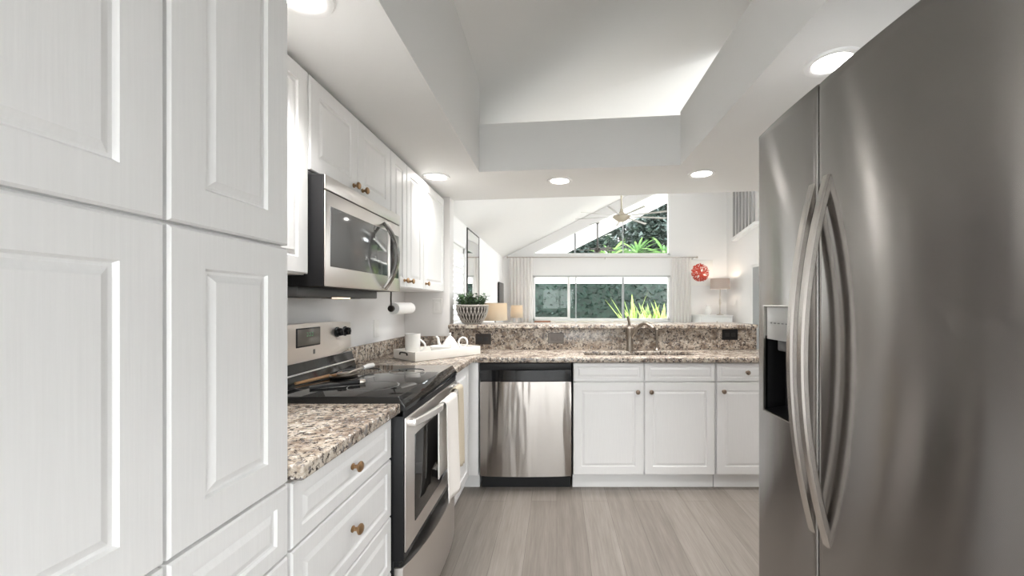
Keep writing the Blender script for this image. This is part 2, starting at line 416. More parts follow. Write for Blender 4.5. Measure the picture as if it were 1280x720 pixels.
# shuttered window : outer frame and glass
m = MB(); Y0, Y1, z0, z1 = SH; w = .04
for q in ((Y0, Y0 + w, z0, z1), (Y1 - w, Y1, z0, z1), (Y0, Y1, z0, z0 + w), (Y0, Y1, z1 - w, z1)):
    m.box(WX - .12, WX + .012, *q, .004)
g = MB().box(WX - .114, WX - .11, Y0, Y1, z0, z1)
wall_window('window_3', m, g)
sh = thing('plantation_shutter', 'white plantation shutter with open slats over the side window near the bar', 'shutter', (WX, Y0, z0))
m = MB()
for q in ((Y0 + w, Y0 + w + .05, z0 + w, z1 - w), (Y1 - w - .05, Y1 - w, z0 + w, z1 - w), (Y0 + w, Y1 - w, z0 + w, z0 + w + .08), (Y0 + w, Y1 - w, z1 - w - .07, z1 - w), (Y0 + w, Y1 - w, 1.27, 1.34)):
    m.box(WX - .045, WX - .012, *q, .003)
m.build('shutter_frame', 'white_trim', sh)
z = z0 + .16
while z < z1 - .12:
    if not 1.23 < z < 1.38:
        c = V(WX - .03, 0, z)
        MB().box(WX - .068, WX + .008, Y0 + w + .05, Y1 - w - .05, z - .005, z + .005, .004, 2, Matrix.Rotation(math.radians(-56), 3, 'Y'), c).build('slat', 'white_trim', sh)
    z += .066
# unseen openings added to let daylight in: side slider, clerestory, kitchen window
m = MB()
for q in ((3.75, 3.81, 0, 2.4), (5.24, 5.3, 0, 2.4), (3.75, 5.3, 2.34, 2.4), (3.75, 5.3, 0, .05)): m.box(RX + .02, RX + .1, *q)
wall_window('added_window_4', m, MB().box(RX + .05, RX + .055, 3.75, 5.3, 0, 2.4))
m = MB()
for q in ((4.15, 4.21, 2.75, 4.5), (5.54, 5.6, 2.75, 4.5), (4.15, 5.6, 4.44, 4.5), (4.15, 5.6, 2.75, 2.81)): m.box(RX + .02, RX + .1, *q)
wall_window('added_window_5', m, MB().box(RX + .05, RX + .055, 4.15, 5.6, 2.75, 4.5))
m = MB()
for q in ((RW[0], RW[0] + .06, RW[2], RW[3]), (RW[1] - .06, RW[1], RW[2], RW[3]), (RW[0], RW[1], RW[2], RW[2] + .06), (RW[0], RW[1], RW[3] - .06, RW[3]), (-1.43, -1.37, RW[2], RW[3])): m.box(KX + .03, KX + .11, *q)
wall_window('added_window_6', m, MB().box(KX + .06, KX + .065, *RW))
def portal(loc, size, d):
    L = bpy.data.lights.new('window_portal', 'AREA'); L.shape = 'RECTANGLE'; L.size, L.size_y = size
    L.cycles.is_portal = True
    o = bpy.data.objects.new('window_portal', L); COL.objects.link(o); o.location = loc
    o.rotation_euler = Vector(d).to_track_quat('-Z', 'Z' if abs(d[2]) < .9 else 'Y').to_euler()
portal((RX + .13, 4.525, 1.2), (1.55, 2.4), (-1, 0, 0)); portal((RX + .13, 4.875, 3.62), (1.45, 1.75), (-1, 0, 0))
portal((KX + .13, (RW[0] + RW[1]) / 2, 1.4), (1.6, 1.3), (-1, 0, 0))
portal((.15, BY - .13, 1.05), (2.1, 2.1), (0, 1, 0))
portal((1.03, FY + .11, 1.41), (3.15, 1.02), (0, -1, 0)); portal((1.03, FY + .11, 3.2), (3.15, 1.6), (0, -1, 0))
portal((WX - .13, 4.89, 1.48), (.98, 1.16), (1, 0, 0))
# door edge on the right living-room wall
m = MB(); m.box(RX - .02, RX + .01, 7.20, 7.98, 0, 2.06, .004)
dr = struct(m.build('door_1', 'white_trim'))
MB().box(RX - .034, RX - .02, 7.26, 7.90, .02, 2.0, .006).build('door_leaf', 'window_grey', dr)

# ------------------------------------------------------------------ downlights
def downlight(x, y, label, dim=1.0):
    o = thing('recessed_light', label, 'ceiling light', (x, y, SZ), 'recessed lights in the kitchen soffit')
    MB().lathe([(.060, .004), (.064, -.004), (.072, -.008), (.086, -.006), (.090, 0), (.090, .006)], (x, y, SZ), (0, 0, 1), 32, False, False).build('trim_ring', 'white_trim', o)
    MB().lathe([(.063, -.001), (.05, -.0035), (.0, -.0045)], (x, y, SZ), (0, 0, 1), 32, True, True).build('lens', 'downlight_lens', o)
    L = bpy.data.lights.new('downlight_lamp', 'AREA'); L.shape = 'DISK'; L.size = .12; L.energy = CAN_W * dim; L.color = (1.0, .98, .955); L.spread = math.radians(125)
    lo = bpy.data.objects.new('downlight_lamp', L); COL.objects.link(lo); lo.parent = o; lo.location = (0, 0, -.012)
downlight(-.81, 2.70, 'round recessed light in the soffit by the far end of the upper cabinets', .3)
downlight(.02, 2.79, 'round recessed light in the soffit straight above the dishwasher')
downlight(.955, 2.64, 'round recessed light in the far soffit near the refrigerator')
downlight(.98, 1.424, 'round recessed light right above the refrigerator top edge')
downlight(-.715, 1.108, 'round recessed light in the soffit beside the tall pantry top', .7)
downlight(-.724, -.45, 'added recessed fill light behind the viewer on the pantry side')  # unseen lamp added to brighten the near kitchen
downlight(.98, -.2, 'added recessed fill light behind the viewer on the refrigerator side')  # second unseen lamp, added as fill from behind

# ------------------------------------------------------------------ pantry
FX = -.618                                            # carcass front; fronts are 18 mm proud
def hline(): pass
pan = thing('pantry_cabinet', 'tall white raised-panel pantry cabinet reaching to the soffit', 'cabinet', (-.92, .62, 0))
MB().box(WX + .005, FX, .32, .898, .10, 2.125, .002).box(WX + .005, FX - .06, .32, .898, 0, .10).build('carcass', 'cabinet_plain', pan)
Yv, Xn = (0, 1, 0), (1, 0, 0)
for (ya, yb) in ((.327, .613), (.619, .895)):
    front(pan, 'door', (FX, ya, 1.410), Yv, Xn, yb - ya, .705, DOOR_W)
    front(pan, 'door', (FX, ya, .882), Yv, Xn, yb - ya, .522, DOOR_W)
    for z0, z1 in ((.722, .876), (.513, .716), (.313, .507), (.113, .307)):
        front(pan, 'drawer', (FX, ya, z0), Yv, Xn, yb - ya, z1 - z0, DRAWER)

# base drawer unit
bc = thing('drawer_cabinet', 'white base cabinet of four knobbed drawers between pantry and stove', 'cabinet', (-.92, 1.18, 0))
MB().box(WX + .005, FX, .902, 1.455, .10, .878, .002).box(WX + .005, FX - .06, .902, 1.455, 0, .10).build('carcass', 'cabinet_plain', bc)
for z0, z1 in ((.722, .874), (.513, .716), (.313, .507), (.113, .307)):
    front(bc, 'drawer', (FX, .906, z0), Yv, Xn, .545, z1 - z0, DRAWER, (.268, (z1 - z0) / 2 + .005))
# small countertop
ct = MB().box(WX + .003, -.572, .902, 1.465, .880, .916, .006, 3).build('countertop', 'granite', loc=(-.9, 1.18, .88))
tag(ct, 'short granite countertop slab between the pantry and the stove', 'countertop')

# ------------------------------------------------------------------ range
Y0, Y1 = 1.472, 2.222; YM = (Y0 + Y1) / 2
rg = thing('electric_range', 'stainless and black electric range with a glass cooktop', 'stove', (-.9, YM, 0))
MB().box(WX + .02, -.564, Y0, Y1, .33, .885, .003).box(WX + .02, -.60, Y0, Y1, .03, .335, .003).build('body', 'black_satin', rg)
MB().prism([V(WX + .06, Y0 - .004, .886), V(-.556, Y0 - .004, .886), V(-.556, Y0 - .004, .902), V(-.580, Y0 - .004, .940), V(WX + .06, Y0 - .004, .940)], V(0, Y1 - Y0 + .008, 0), .003, 3).build('cooktop', 'cooktop_glass', rg)
for (bx, byy, r) in ((-.76, 1.66, .10), (-.76, 2.03, .085), (-1.0, 1.66, .075), (-1.0, 2.03, .10)):
    MB().lathe([(r, 0), (r, .0006), (r - .003, .0006), (r - .003, 0)], (bx, byy, .940), (0, 0, 1), 48, False, False).build('burner_ring', 'mark_grey', rg)
# sloped black back rise + backguard
MB().prism([V(-1.11, Y0 + .004, .93), V(-1.135, Y0 + .004, 1.02), V(WX + .02, Y0 + .004, 1.02), V(WX + .02, Y0 + .004, .93)], V(0, Y1 - Y0 - .008, 0), .002).build('back_rise', 'black_gloss', rg)
MB().tube([(-1.118, Y0 + .01, .975), (-1.118, Y1 - .01, .975)], .004, 8).build('trim_strip', 'range_steel', rg)
yz = []
for k in range(17):
    s_ = -1 + 2 * k / 16; yz.append((YM + s_ * .374, 1.000 + .045 * s_ ** 2))
for k in range(17):
    s_ = 1 - 2 * k / 16; yz.append((YM + s_ * .366, 1.190 - .012 * s_ ** 4))
bgd = MB().prism([V(-1.140, y, z) for y, z in yz], V(-.075, 0, 0), .006, 3).build('backguard', 'range_steel', rg)
MB().box(-1.143, -1.138, YM - .10, YM + .080, 1.085, 1.172, .003).build('display_frame', 'black_plastic', bgd)
MB().box(-1.140, -1.136, YM - .092, YM + .072, 1.092, 1.166, .001).build('display', 'display_glass', bgd)
m = MB()
for k, yy in enumerate((-.03, -.012, .006)):
    m.box(-1.1365, -1.1352, YM + yy, YM + yy + .010, 1.132, 1.136).box(-1.1365, -1.1352, YM + yy + .008, YM + yy + .010, 1.132, 1.150).box(-1.1365, -1.1352, YM + yy, YM + yy + .010, 1.147, 1.150)
m.build('clock_digits', 'display_green', bgd)
MB().box(-1.141, -1.1385, YM + .025, YM + .039, 1.046, 1.068, .002).build('badge', 'mark_grey', bgd)
for yy in (2.075, 2.150, 1.53, 1.605):
    MB().lathe([(.026, 0), (.026, .004), (.021, .006), (.020, .022), (.017, .027), (.002, .028)], (-1.140, yy, 1.135), (1, 0, 0), 20).box(-1.125, -1.108, yy - .004, yy + .004, 1.117, 1.153, .002).build('control_knob', 'black_gloss', bgd)
# vent strip, door, drawer
MB().box(-.60, -.561, Y0, Y1, .862, .885, .003).build('vent_strip', 'black_plastic', rg)
dx = -.556
dm = MB().box(-.5635, dx, Y0 + .003, Y1 - .003, .362, .858, .003, 3).build('oven_door', 'range_steel', rg)
MB().box(dx - .004, dx + .003, Y0 + .095, Y1 - .095, .430, .770, .003).build('window', 'oven_glass', dm)
hp = []
for k in range(21):
    s_ = -1 + 2 * k / 20; hp.append((dx + .018 + .040 * (1 - s_ ** 2), YM + s_ * .335, .832))
MB().bar(hp, .030, .018, (0, 0, 1)).box(dx - .004, dx + .026, YM - .345, YM - .310, .818, .846, .004).box(dx - .004, dx + .026, YM + .310, YM + .345, .818, .846, .004).build('handle', 'range_steel', dm)
m = MB(); P = []
for i in range(25):
    s_ = -1 + 2 * i / 24; P.append(V(dx - .012 + .042 * (1 - abs(s_) ** 2.4), YM + s_ * .372, .060))
P += [V(-.61, Y1 - .003, .06), V(-.61, Y0 + .003, .06)]
m.prism(P, V(0, 0, .245), .006, 3)
sd_ = m.build('storage_drawer', 'range_steel', rg)
MB().box(-.625, -.585, Y0 + .01, Y1 - .01, .300, .365).build('drawer_recess', 'black_plastic', rg)
for yy in (Y0 + .05, Y1 - .05):
    for xx in (-.64, -1.15): MB().lathe([(.018, 0), (.018, .01), (.01, .012), (.01, .035)], (xx, yy, 0), (0, 0, 1), 12).build('foot', 'black_plastic', rg)

# ------------------------------------------------------------------ corner base cabinet
PY = 2.768                                            # carcass front of the peninsula
cc = thing('corner_cabinet', 'white corner base cabinet between the stove and the dishwasher', 'cabinet', (-.9, 2.6, 0))
MB().box(WX + .005, FX, 2.228, 3.22, .10, .878, .002).box(FX - .001, -.540, PY - .018, 3.22, .10, .878, .002).box(WX + .005, FX - .03, 2.228, 3.22, 0, .10).box(FX - .035, -.540, PY + .032, 3.22, 0, .10).build('carcass', 'cabinet_plain', cc)
front(cc, 'door', (FX, 2.235, .105), Yv, Xn, .49, .768, DOOR, (.10, .70), 'knob_bronze')

# ------------------------------------------------------------------ dishwasher
A0, A1 = -.533, .105; AM = (A0 + A1) / 2
dw = thing('dishwasher', 'stainless dishwasher with black control strip under the granite counter', 'dishwasher', (AM, 2.95, 0))
MB().box(A0 + .004, A1 - .004, PY + .005, 3.21, .09, .872).build('tub', 'black_plastic', dw)
m = MB(); P = [V(A0 + .006, PY, 0), V(A1 - .006, PY, 0)]
for i in range(25):
    s_ = 1 - 2 * i / 24; P.append(V(AM + s_ * (A1 - A0 - .012) / 2, PY - .022 - .014 * (1 - abs(s_) ** 2.2), 0))
m.prism([p + V(0, 0, .098) for p in P], V(0, 0, .650), .004, 2); m.build('door', 'appliance_steel', dw)
MB().box(A0 + .004, A1 - .004, PY - .026, PY + .01, .826, .876, .006, 3).build('top_strip', 'black_satin', dw)
m = MB(); P = [V(A0 + .006, PY, 0), V(A1 - .006, PY, 0)]
for i in range(25):
    s_ = 1 - 2 * i / 24; P.append(V(AM + s_ * (A1 - A0 - .012) / 2, PY - .018 - .014 * (1 - abs(s_) ** 2.2), 0))
m.prism([p + V(0, 0, .752) for p in P], V(0, 0, .074), .004, 2); m.build('control_panel', 'black_gloss', dw)
MB().box(A0 + .01, A1 - .01, PY + .03, PY + .06, .0, .095).build('toe_panel', 'black_plastic', dw)

# ------------------------------------------------------------------ sink base and end cabinet
Xu, Yn = (1, 0, 0), (0, -1, 0)
sb = thing('sink_cabinet', 'white two-door sink base cabinet beside the dishwasher', 'cabinet', (.6, 2.95, 0))
c0, c1 = .110, 1.092; cm_ = (c0 + c1) / 2
m = MB().box(c0, c0 + .02, PY, 3.21, .10, .878).box(c1 - .02, c1, PY, 3.21, .10, .878).box(c0, c1, 3.19, 3.21, .10, .878).box(c0, c1, PY, 3.21, .10, .12)
m.box(c0, c1, PY, PY + .02, .10, .878).box(c0, c1, PY + .032, PY + .05, 0, .10)
m.build('carcass', 'cabinet_plain', sb)
for (xa, xb, kx) in ((c0 + .004, cm_ - .004, .44), (cm_ + .004, c1 - .004, .042)):
    front(sb, 'false_drawer', (xa, PY, .748), Xu, Yn, xb - xa, .126, THIN)
    front(sb, 'door', (xa, PY, .106), Xu, Yn, xb - xa, .634, DOOR, (kx, .572), 'knob_bronze')
ec = thing('end_cabinet', 'white cabinet with one drawer over a door, partly behind the refrigerator', 'cabinet', (1.33, 2.95, 0))
c0, c1 = 1.097, 1.560
MB().box(c0, c1, PY, 3.21, .10, .878, .002).box(c0, c1, PY + .032, 3.21, 0, .10).build('carcass', 'cabinet_plain', ec)
front(ec, 'drawer', (c0 + .004, PY, .748), Xu, Yn, c1 - c0 - .008, .126, THIN, (.205, .063), 'knob_bronze')
front(ec, 'door', (c0 + .004, PY, .106), Xu, Yn, c1 - c0 - .008, .634, DOOR, (.042, .575), 'knob_bronze')

# ------------------------------------------------------------------ L-shaped countertop with sink cut-out, backsplash, raised bar
SX0, SX1, SY0, SY1 = .20, 1.00, 2.85, 3.085
CF = 2.722
m = MB(); zt0, zt1 = .880, .916
xg = [WX + .003, -.572, SX0, SX1, KX - .003]; yg = [2.229, CF, SY0, SY1, 3.222]
def cell(i, j):
    if i == 2 and j == 2: return False
    return j > 0 or i == 0
vv = {}
def gv(i, j, z):
    if (i, j, z) not in vv: vv[(i, j, z)] = m.bm.verts.new((xg[i], yg[j], zt1 if z else zt0))
    return vv[(i, j, z)]
for i in range(4):
    for j in range(4):
        if not cell(i, j): continue
        for z in (0, 1): m.bm.faces.new([gv(i, j, z), gv(i + 1, j, z), gv(i + 1, j + 1, z), gv(i, j + 1, z)])
        for (di, dj, e) in ((-1, 0, ((0, 0), (0, 1))), (1, 0, ((1, 0), (1, 1))), (0, -1, ((0, 0), (1, 0))), (0, 1, ((0, 1), (1, 1)))):
            ii, jj = i + di, j + dj
            if not (0 <= ii < 4 and 0 <= jj < 4 and cell(ii, jj)):
                p, q = e; m.bm.faces.new([gv(i + p[0], j + p[1], 0), gv(i + q[0], j + q[1], 0), gv(i + q[0], j + q[1], 1), gv(i + p[0], j + p[1], 1)])
bmesh.ops.recalc_face_normals(m.bm, faces=m.bm.faces[:])
ee = [e for e in m.bm.edges if len(e.link_faces) == 2 and e.calc_face_angle(0) > .5 and abs(e.verts[0].co.z - e.verts[1].co.z) < .001]
bmesh.ops.bevel(m.bm, geom=ee, offset=.006, segments=3, affect='EDGES', profile=.5)
tag(m.build('countertop', 'granite', loc=(0, 2.9, .88)), 'long granite countertop around the corner holding the sink', 'countertop')
bs = thing('backsplash', 'low granite backsplash strip along the wall behind the stove corner', 'backsplash', (WX, 2.7, .916))
MB().box(WX + .002, WX + .022, 2.229, 3.222, .9165, 1.022, .003).build('side_strip', 'granite', bs)
MB().box(WX + .022, STX, 3.203, 3.223, .9165, 1.022, .003).build('end_strip', 'granite', bs)
bp = MB().box(STX, 1.60, 3.203, 3.223, .9165, 1.082, .002).build('backsplash', 'granite', loc=(.35, 3.21, .916))
tag(bp, 'granite backsplash behind the sink, below the raised bar', 'backsplash')
m = MB(); o_ = [V(STX - .02, 3.15, 1.084), V(KX - .003, 3.15, 1.084), V(KX - .003, 3.52, 1.084), V(STX + .005, 3.52, 1.084), V(STX + .005, 3.36, 1.084), V(STX + .005, 3.30, 1.084)]
o_ = [V(STX + .005, 3.15, 1.084), V(1.57, 3.15, 1.084), V(1.60, 3.18, 1.084), V(1.60, 3.52, 1.084), V(STX + .005, 3.52, 1.084)]
m.prism(o_, V(0, 0, .034), .008, 3)
tag(m.build('bar_top', 'granite', loc=(.35, 3.3, 1.084)), 'raised granite bar top over the peninsula wall', 'bar top')

# sink
sk = thing('kitchen_sink', 'undermount stainless sink sunk in the granite in front of the faucet', 'sink', (.6, 2.97, .68))
m = MB()
def rr(x0, x1, y0, y1, z, r, n=6):
    out = []
    for cx, cy, a0 in ((x1 - r, y1 - r, 0), (x0 + r, y1 - r, 90), (x0 + r, y0 + r, 180), (x1 - r, y0 + r, 270)):
        for k in range(n + 1):
            a = math.radians(a0 + 90 * k / n); out.append(V(cx + r * math.cos(a), cy + r * math.sin(a), z))
    return out
m.ring_loft([rr(SX0 - .012, SX1 + .012, SY0 - .012, SY1 + .012, .879, .03), rr(SX0 - .004, SX1 + .004, SY0 - .004, SY1 + .004, .879, .03), rr(SX0, SX1, SY0, SY1, .872, .03), rr(SX0 + .006, SX1 - .006, SY0 + .006, SY1 - .006, .72, .03), rr(SX0 + .04, SX1 - .04, SY0 + .04, SY1 - .04, .695, .03)], False, True)
m.build('basin', 'sink_steel', sk, fix=True)
MB().lathe([(.045, 0), (.045, .003), (.03, .004), (.028, .001), (.002, .001)], (.6, 2.97, .6955), (0, 0, 1), 24).build('drain', 'nickel', sk)
# faucet
fx, fyy = .568, 3.112
fc = thing('kitchen_faucet', 'brushed nickel single-lever faucet with curved spout at the sink', 'faucet', (fx, fyy, .916))
MB().lathe([(.032, 0), (.032, .006), (.030, .014), (.025, .03), (.024, .12), (.027, .135), (.031, .155), (.031, .178), (.018, .196), (.002, .202)], (fx, fyy, .916), (0, 0, 1), 24).build('body', 'faucet_metal', fc)
ctl = [(0, 0, .085), (.018, -.02, .125), (.040, -.045, .170), (.064, -.072, .203), (.088, -.098, .218), (.110, -.122, .216), (.128, -.142, .202), (.138, -.154, .182)]
MB().tube([(fx + a_, fyy + b_, .916 + c_) for a_, b_, c_ in ctl], [.015, .0145, .014, .0135, .0135, .014, .0155, .016], 14).build('spout', 'faucet_metal', fc)
MB().tube([(fx, fyy, 1.105), (fx - .006, fyy - .008, 1.135), (fx - .014, fyy - .018, 1.162), (fx - .020, fyy - .026, 1.185)], [.012, .011, .012, .009], 10).build('lever', 'faucet_metal', fc)
sp_ = thing('side_sprayer', 'slim brushed nickel side sprayer standing beside the faucet', 'sprayer', (.785, 3.14, .916))
MB().lathe([(.022, 0), (.022, .006), (.014, .014), (.011, .03)], (.785, 3.14, .916), (0, 0, 1), 18).build('base', 'faucet_metal', sp_)
MB().lathe([(.010, 0), (.009, .06), (.012, .09), (.0155, .115), (.016, .135), (.010, .142)], (.785, 3.14, .946), (0, 0, 1), 18).build('spray_head', 'faucet_metal', sp_)

# outlets and switch plates
def outlet(name, o, u, n, w, h, pm, sm, label, cat='outlet', duplex=True, group=None):
    u, n, o = Vector(u), Vector(n), Vector(o); v = V(0, 0, 1)
    e = thing(name, label, cat, o, group)
    MB().panel(o - u * w / 2 - v * h / 2, u, v, n, w, h, [(0, 0), (0, .003), (.003, .006)]).build('plate', pm, e)
    if duplex:
        hor = w > h
        for s_ in (-1, 1):
            c = o + (u * s_ * .024 if hor else v * s_ * .02) + n * .006
            a, b = (.017, .015)
            MB().panel(c - u * a - v * b, u, v, n, 2 * a, 2 * b, [(0, 0), (.001, .0015), (.004, .0018)]).build('socket', sm, e)
    else:
        c = o + n * .006
        MB().panel(c - u * .016 - v * .033, u, v, n, .032, .066, [(0, 0), (.001, .002), (.004, .0025)]).build('rocker', sm, e)
def plx(px, y): return (px - 696) * y / 500
outlet('wall_outlet', (plx(604, 3.2), 3.203, 1.000), Xu, Yn, .125, .085, 'bronze_plate', 'dark_slot', 'dark bronze outlet plate on the bar backsplash behind the tray')
outlet('wall_outlet', (plx(695, 3.2), 3.203, 1.006), Xu, Yn, .125, .085, 'taupe_plate', 'taupe_plate', 'taupe outlet plate on the bar backsplash over the dishwasher')
outlet('wall_outlet', (plx(912.5, 3.2), 3.203, 1.035), Xu, Yn, .125, .085, 'black_plastic', 'dark_slot', 'black outlet plate on the backsplash near the refrigerator')
outlet('wall_outlet', (WX, 2.72, 1.115), Yv, Xn, .075, .12, 'white_plastic', 'white_plastic', 'white outlet plate on the wall right of the stove backguard')
outlet('light_switch', (plx(547, 3.225), 3.225, 1.262), Xu, Yn, .075, .12, 'white_plastic', 'white_plastic', 'white rocker switch plate under the last upper cabinet', 'light switch', False)

# ------------------------------------------------------------------ upper cabinets
UX = -.918; UT = 2.122
def upper(y0, y1, z0, label, doors):
    c = thing('wall_cabinet', label, 'cabinet', (-1.07, (y0 + y1) / 2, z0), 'white upper cabinets along the stove wall')
    MB().box(WX + .004, UX, y0, y1, z0, UT, .002).build('carcass', 'cabinet_plain', c)
    for (a, b, k) in doors:
        front(c, 'door', (UX, a + .003, z0 + .004), Yv, Xn, b - a - .006, UT - z0 - .008, DOOR, k)
upper(.902, 1.452, 1.385, 'white upper cabinet squeezed between the pantry and the microwave', [(.902, 1.452, (.05, .05))])
upper(1.456, 2.166, 1.768, 'short two-door white cabinet mounted over the microwave', [(1.456, 1.811, (.312, .032)), (1.811, 2.166, (.037, .032))])
upper(2.170, 2.698, 1.375, 'white two-door upper cabinet just beyond the microwave', [(2.170, 2.40, (.185, .04)), (2.40, 2.698, (.045, .04))])
upper(2.702, 3.200, 1.375, 'single-door white upper cabinet at the end of the wall run', [(2.702, 3.200, (.04, .04))])

# ------------------------------------------------------------------ microwave
mw = thing('microwave_oven', 'stainless over-the-range microwave with a black side and bow handle', 'microwave', (-1.03, 1.81, 1.30))
Y0, Y1, MX = 1.460, 2.160, -.845
MB().box(WX + .005, MX - .007, Y0, Y1, 1.345, 1.756, .003).build('body', 'black_satin', mw)
MB().box(WX + .02, -.96, Y0 + .02, Y1 - .02, 1.308, 1.346, .006).build('bottom_pan', 'fridge_side', mw)
for yy in (1.60, 1.90):
    MB().box(-1.12, -1.0, yy, yy + .14, 1.305, 1.3085, .001).build('grease_filter', 'mark_grey', mw)
MB().box(-.99, -.965, 1.76, 1.87, 1.3045, 1.3085, .001).build('cooktop_lamp', 'microwave_lamp', mw)
MB().box(MX - .0065, MX, Y0, Y1, 1.702, 1.756, .004).build('vent_panel', 'range_steel', mw)
md = MB().box(MX - .0065, MX, Y0, 2.012, 1.345, 1.698, .004).build('door', 'range_steel', mw)
MB().box(MX - .002, MX + .002, Y0 + .032, 1.995, 1.420, 1.645, .002).build('window', 'microwave_glass', md)
hp = [(MX + .004 + .062 * (1 - (s_ / 10) ** 2), 1.955, 1.515 + s_ / 10 * .160) for s_ in range(-10, 11)]
MB().bar(hp, .030, .017, (0, 1, 0)).build('handle', 'dark_steel', md)
cp = MB().box(MX - .0065, MX, 2.014, Y1, 1.345, 1.698, .004).build('control_panel', 'range_steel', mw)
MB().box(MX - .002, MX + .002, 2.030, 2.135, 1.415, 1.640, .002).build('keypad', 'black_gloss', cp)

# ------------------------------------------------------------------ refrigerator
FB = .70; F0, FS, F1 = .505, 1.077, 1.417; FT = 1.874
fr = thing('refrigerator', 'tall side-by-side stainless refrigerator with water dispenser and bow handles', 'refrigerator', (1.1, .96, 0))
MB().box(FB + .085, 1.54, F0 + .004, F1 - .004, .03, FT - .02, .006).build('cabinet_body', 'fridge_side', fr)
MB().box(FB + .05, FB + .10, F0 + .01, F1 - .01, .0, .06).build('base_grille', 'black_plastic', fr)
def door_x(y, y0, y1, bow):
    s_ = (y - bow[0]) / bow[1]; e = min(y - y0, y1 - y)
    r = .006; edge = 0 if e >= r else r - math.sqrt(max(r * r - (r - e) ** 2, 0))
    return FB + bow[2] * s_ * s_ + edge
def fdoor(name, y0, y1, bow, hole=None):
    ys = [y0 + t_ for t_ in (0, .0003, .0012, .003, .006, .016)]
    n = 28
    ys += [y0 + .016 + (y1 - y0 - .032) * k / n for k in range(1, n)] + [y1 - t_ for t_ in (.016, .006, .003, .0012, .0003, 0)]
    zs = [.062, .066] + [.09 + (FT - .12) * k / 20 for k in range(21)] + [FT - .006, FT]
    if hole: ys = sorted(set(ys + [hole[0], hole[1]])); zs = sorted(set(zs + [hole[2], hole[3]]))
    m = MB()
    def px(y, z):
        k = 0
        if z > FT - .004: k = .005
        if z < .064: k = .004
        return V(door_x(y, y0, y1, bow) + k, y, z)
    sk_ = (lambda i, j: hole[2] - 1e-5 <= zs[i] and zs[i + 1] <= hole[3] + 1e-5 and hole[0] - 1e-5 <= ys[j] and ys[j + 1] <= hole[1] + 1e-5) if hole else None
    G = [[m.bm.verts.new(px(y, z)) for y in ys] for z in zs]
    for i in range(len(zs) - 1):
        for j in range(len(ys) - 1):
            if sk_ and sk_(i, j): continue
            m.bm.faces.new((G[i][j], G[i][j + 1], G[i + 1][j + 1], G[i + 1][j]))
    XB = FB + .078
    B = [[m.bm.verts.new((XB, y, z)) for y in (ys[0], ys[-1])] for z in (zs[0], zs[-1])]
    m.bm.faces.new([B[0][0]] + [g_ for g_ in G[0]] + [B[0][1]]); m.bm.faces.new([B[1][0]] + [g_ for g_ in G[-1]] + [B[1][1]])
    m.bm.faces.new([B[0][0], B[1][0]] + [G[i][0] for i in range(len(zs) - 1, -1, -1)])
    m.bm.faces.new([B[0][1], B[1][1]] + [G[i][-1] for i in range(len(zs) - 1, -1, -1)])
    m.bm.faces.new([B[0][0], B[0][1], B[1][1], B[1][0]])
    return m.build(name, 'fridge_steel', fr, ang=40)
DH = (1.205, 1.352, .925, 1.272)
d1 = fdoor('freezer_door', FS + .0015, F1, (1.15, .267, .014), DH)
d2 = fdoor('refrigerator_door', F0, FS - .0015, (.95, .445, .040))
# dispenser, sub-parts of the freezer door
dxp = FB + .006
a, b, z0, z1 = DH
zm = 1.163
m = MB()
m.box(dxp + .002, dxp + .055, a + .001, b - .001, zm, z1 - .001, .003).build('dispenser_panel', 'dispenser_grey', d1)
m = MB()
m.quad((dxp + .066, a, z0), (dxp + .066, b, z0), (dxp + .066, b, zm + .01), (dxp + .066, a, zm + .01))
m.quad((dxp, a, z0), (dxp + .066, a, z0), (dxp + .066, a, zm + .01), (dxp, a, zm + .01))
m.quad((dxp, b, z0), (dxp + .066, b, z0), (dxp + .066, b, zm + .01), (dxp, b, zm + .01))
m.quad((dxp, a, z0), (dxp, b, z0), (dxp + .066, b, z0 + .012), (dxp + .066, a, z0 + .012))
m.build('dispenser_recess', 'black_satin', d1)
MB().box(dxp + .015, dxp + .05, (a + b) / 2 - .03, (a + b) / 2 + .03, zm - .035, zm + .005, .005).build('dispenser_nozzle', 'fridge_side', d1)
MB().box(dxp + .05, dxp + .064, (a + b) / 2 - .028, (a + b) / 2 + .028, z0 + .06, zm - .04, .006).build('dispenser_paddle', 'black_plastic', d1)
m = MB()
for q in ((a - .004, a, z0 - .004, z1 + .004), (b, b + .004, z0 - .004, z1 + .004), (a, b, z1, z1 + .004), (a, b, z0 - .004, z0)):
    m.box(FB - .001, dxp + .006, *q)
m.build('dispenser_trim', 'handle_steel', d1)
m = MB()
for k in range(5): m.box(dxp + .0005, dxp + .003, a + .022 + k * .022, a + .032 + k * .022, 1.216, 1.2195)
m.build('dispenser_buttons', 'mark_grey', d1)
def fhandle(door, y, ztop, zbot, lean):
    zc_, hh = (ztop + zbot) / 2, (ztop - zbot) / 2
    pts = []
    for k in range(33):
        s_ = -1 + 2 * k / 32
        pts.append((FB + .006 - lean * (1 - abs(s_) ** 2.0), y, zc_ + s_ * hh))
    MB().bar(pts, .026, .020, (0, 1, 0)).build('handle', 'handle_steel', door)
fhandle(d1, 1.097, 1.605, .66, .062)
fhandle(d2, 1.038, 1.612, .655, .068)

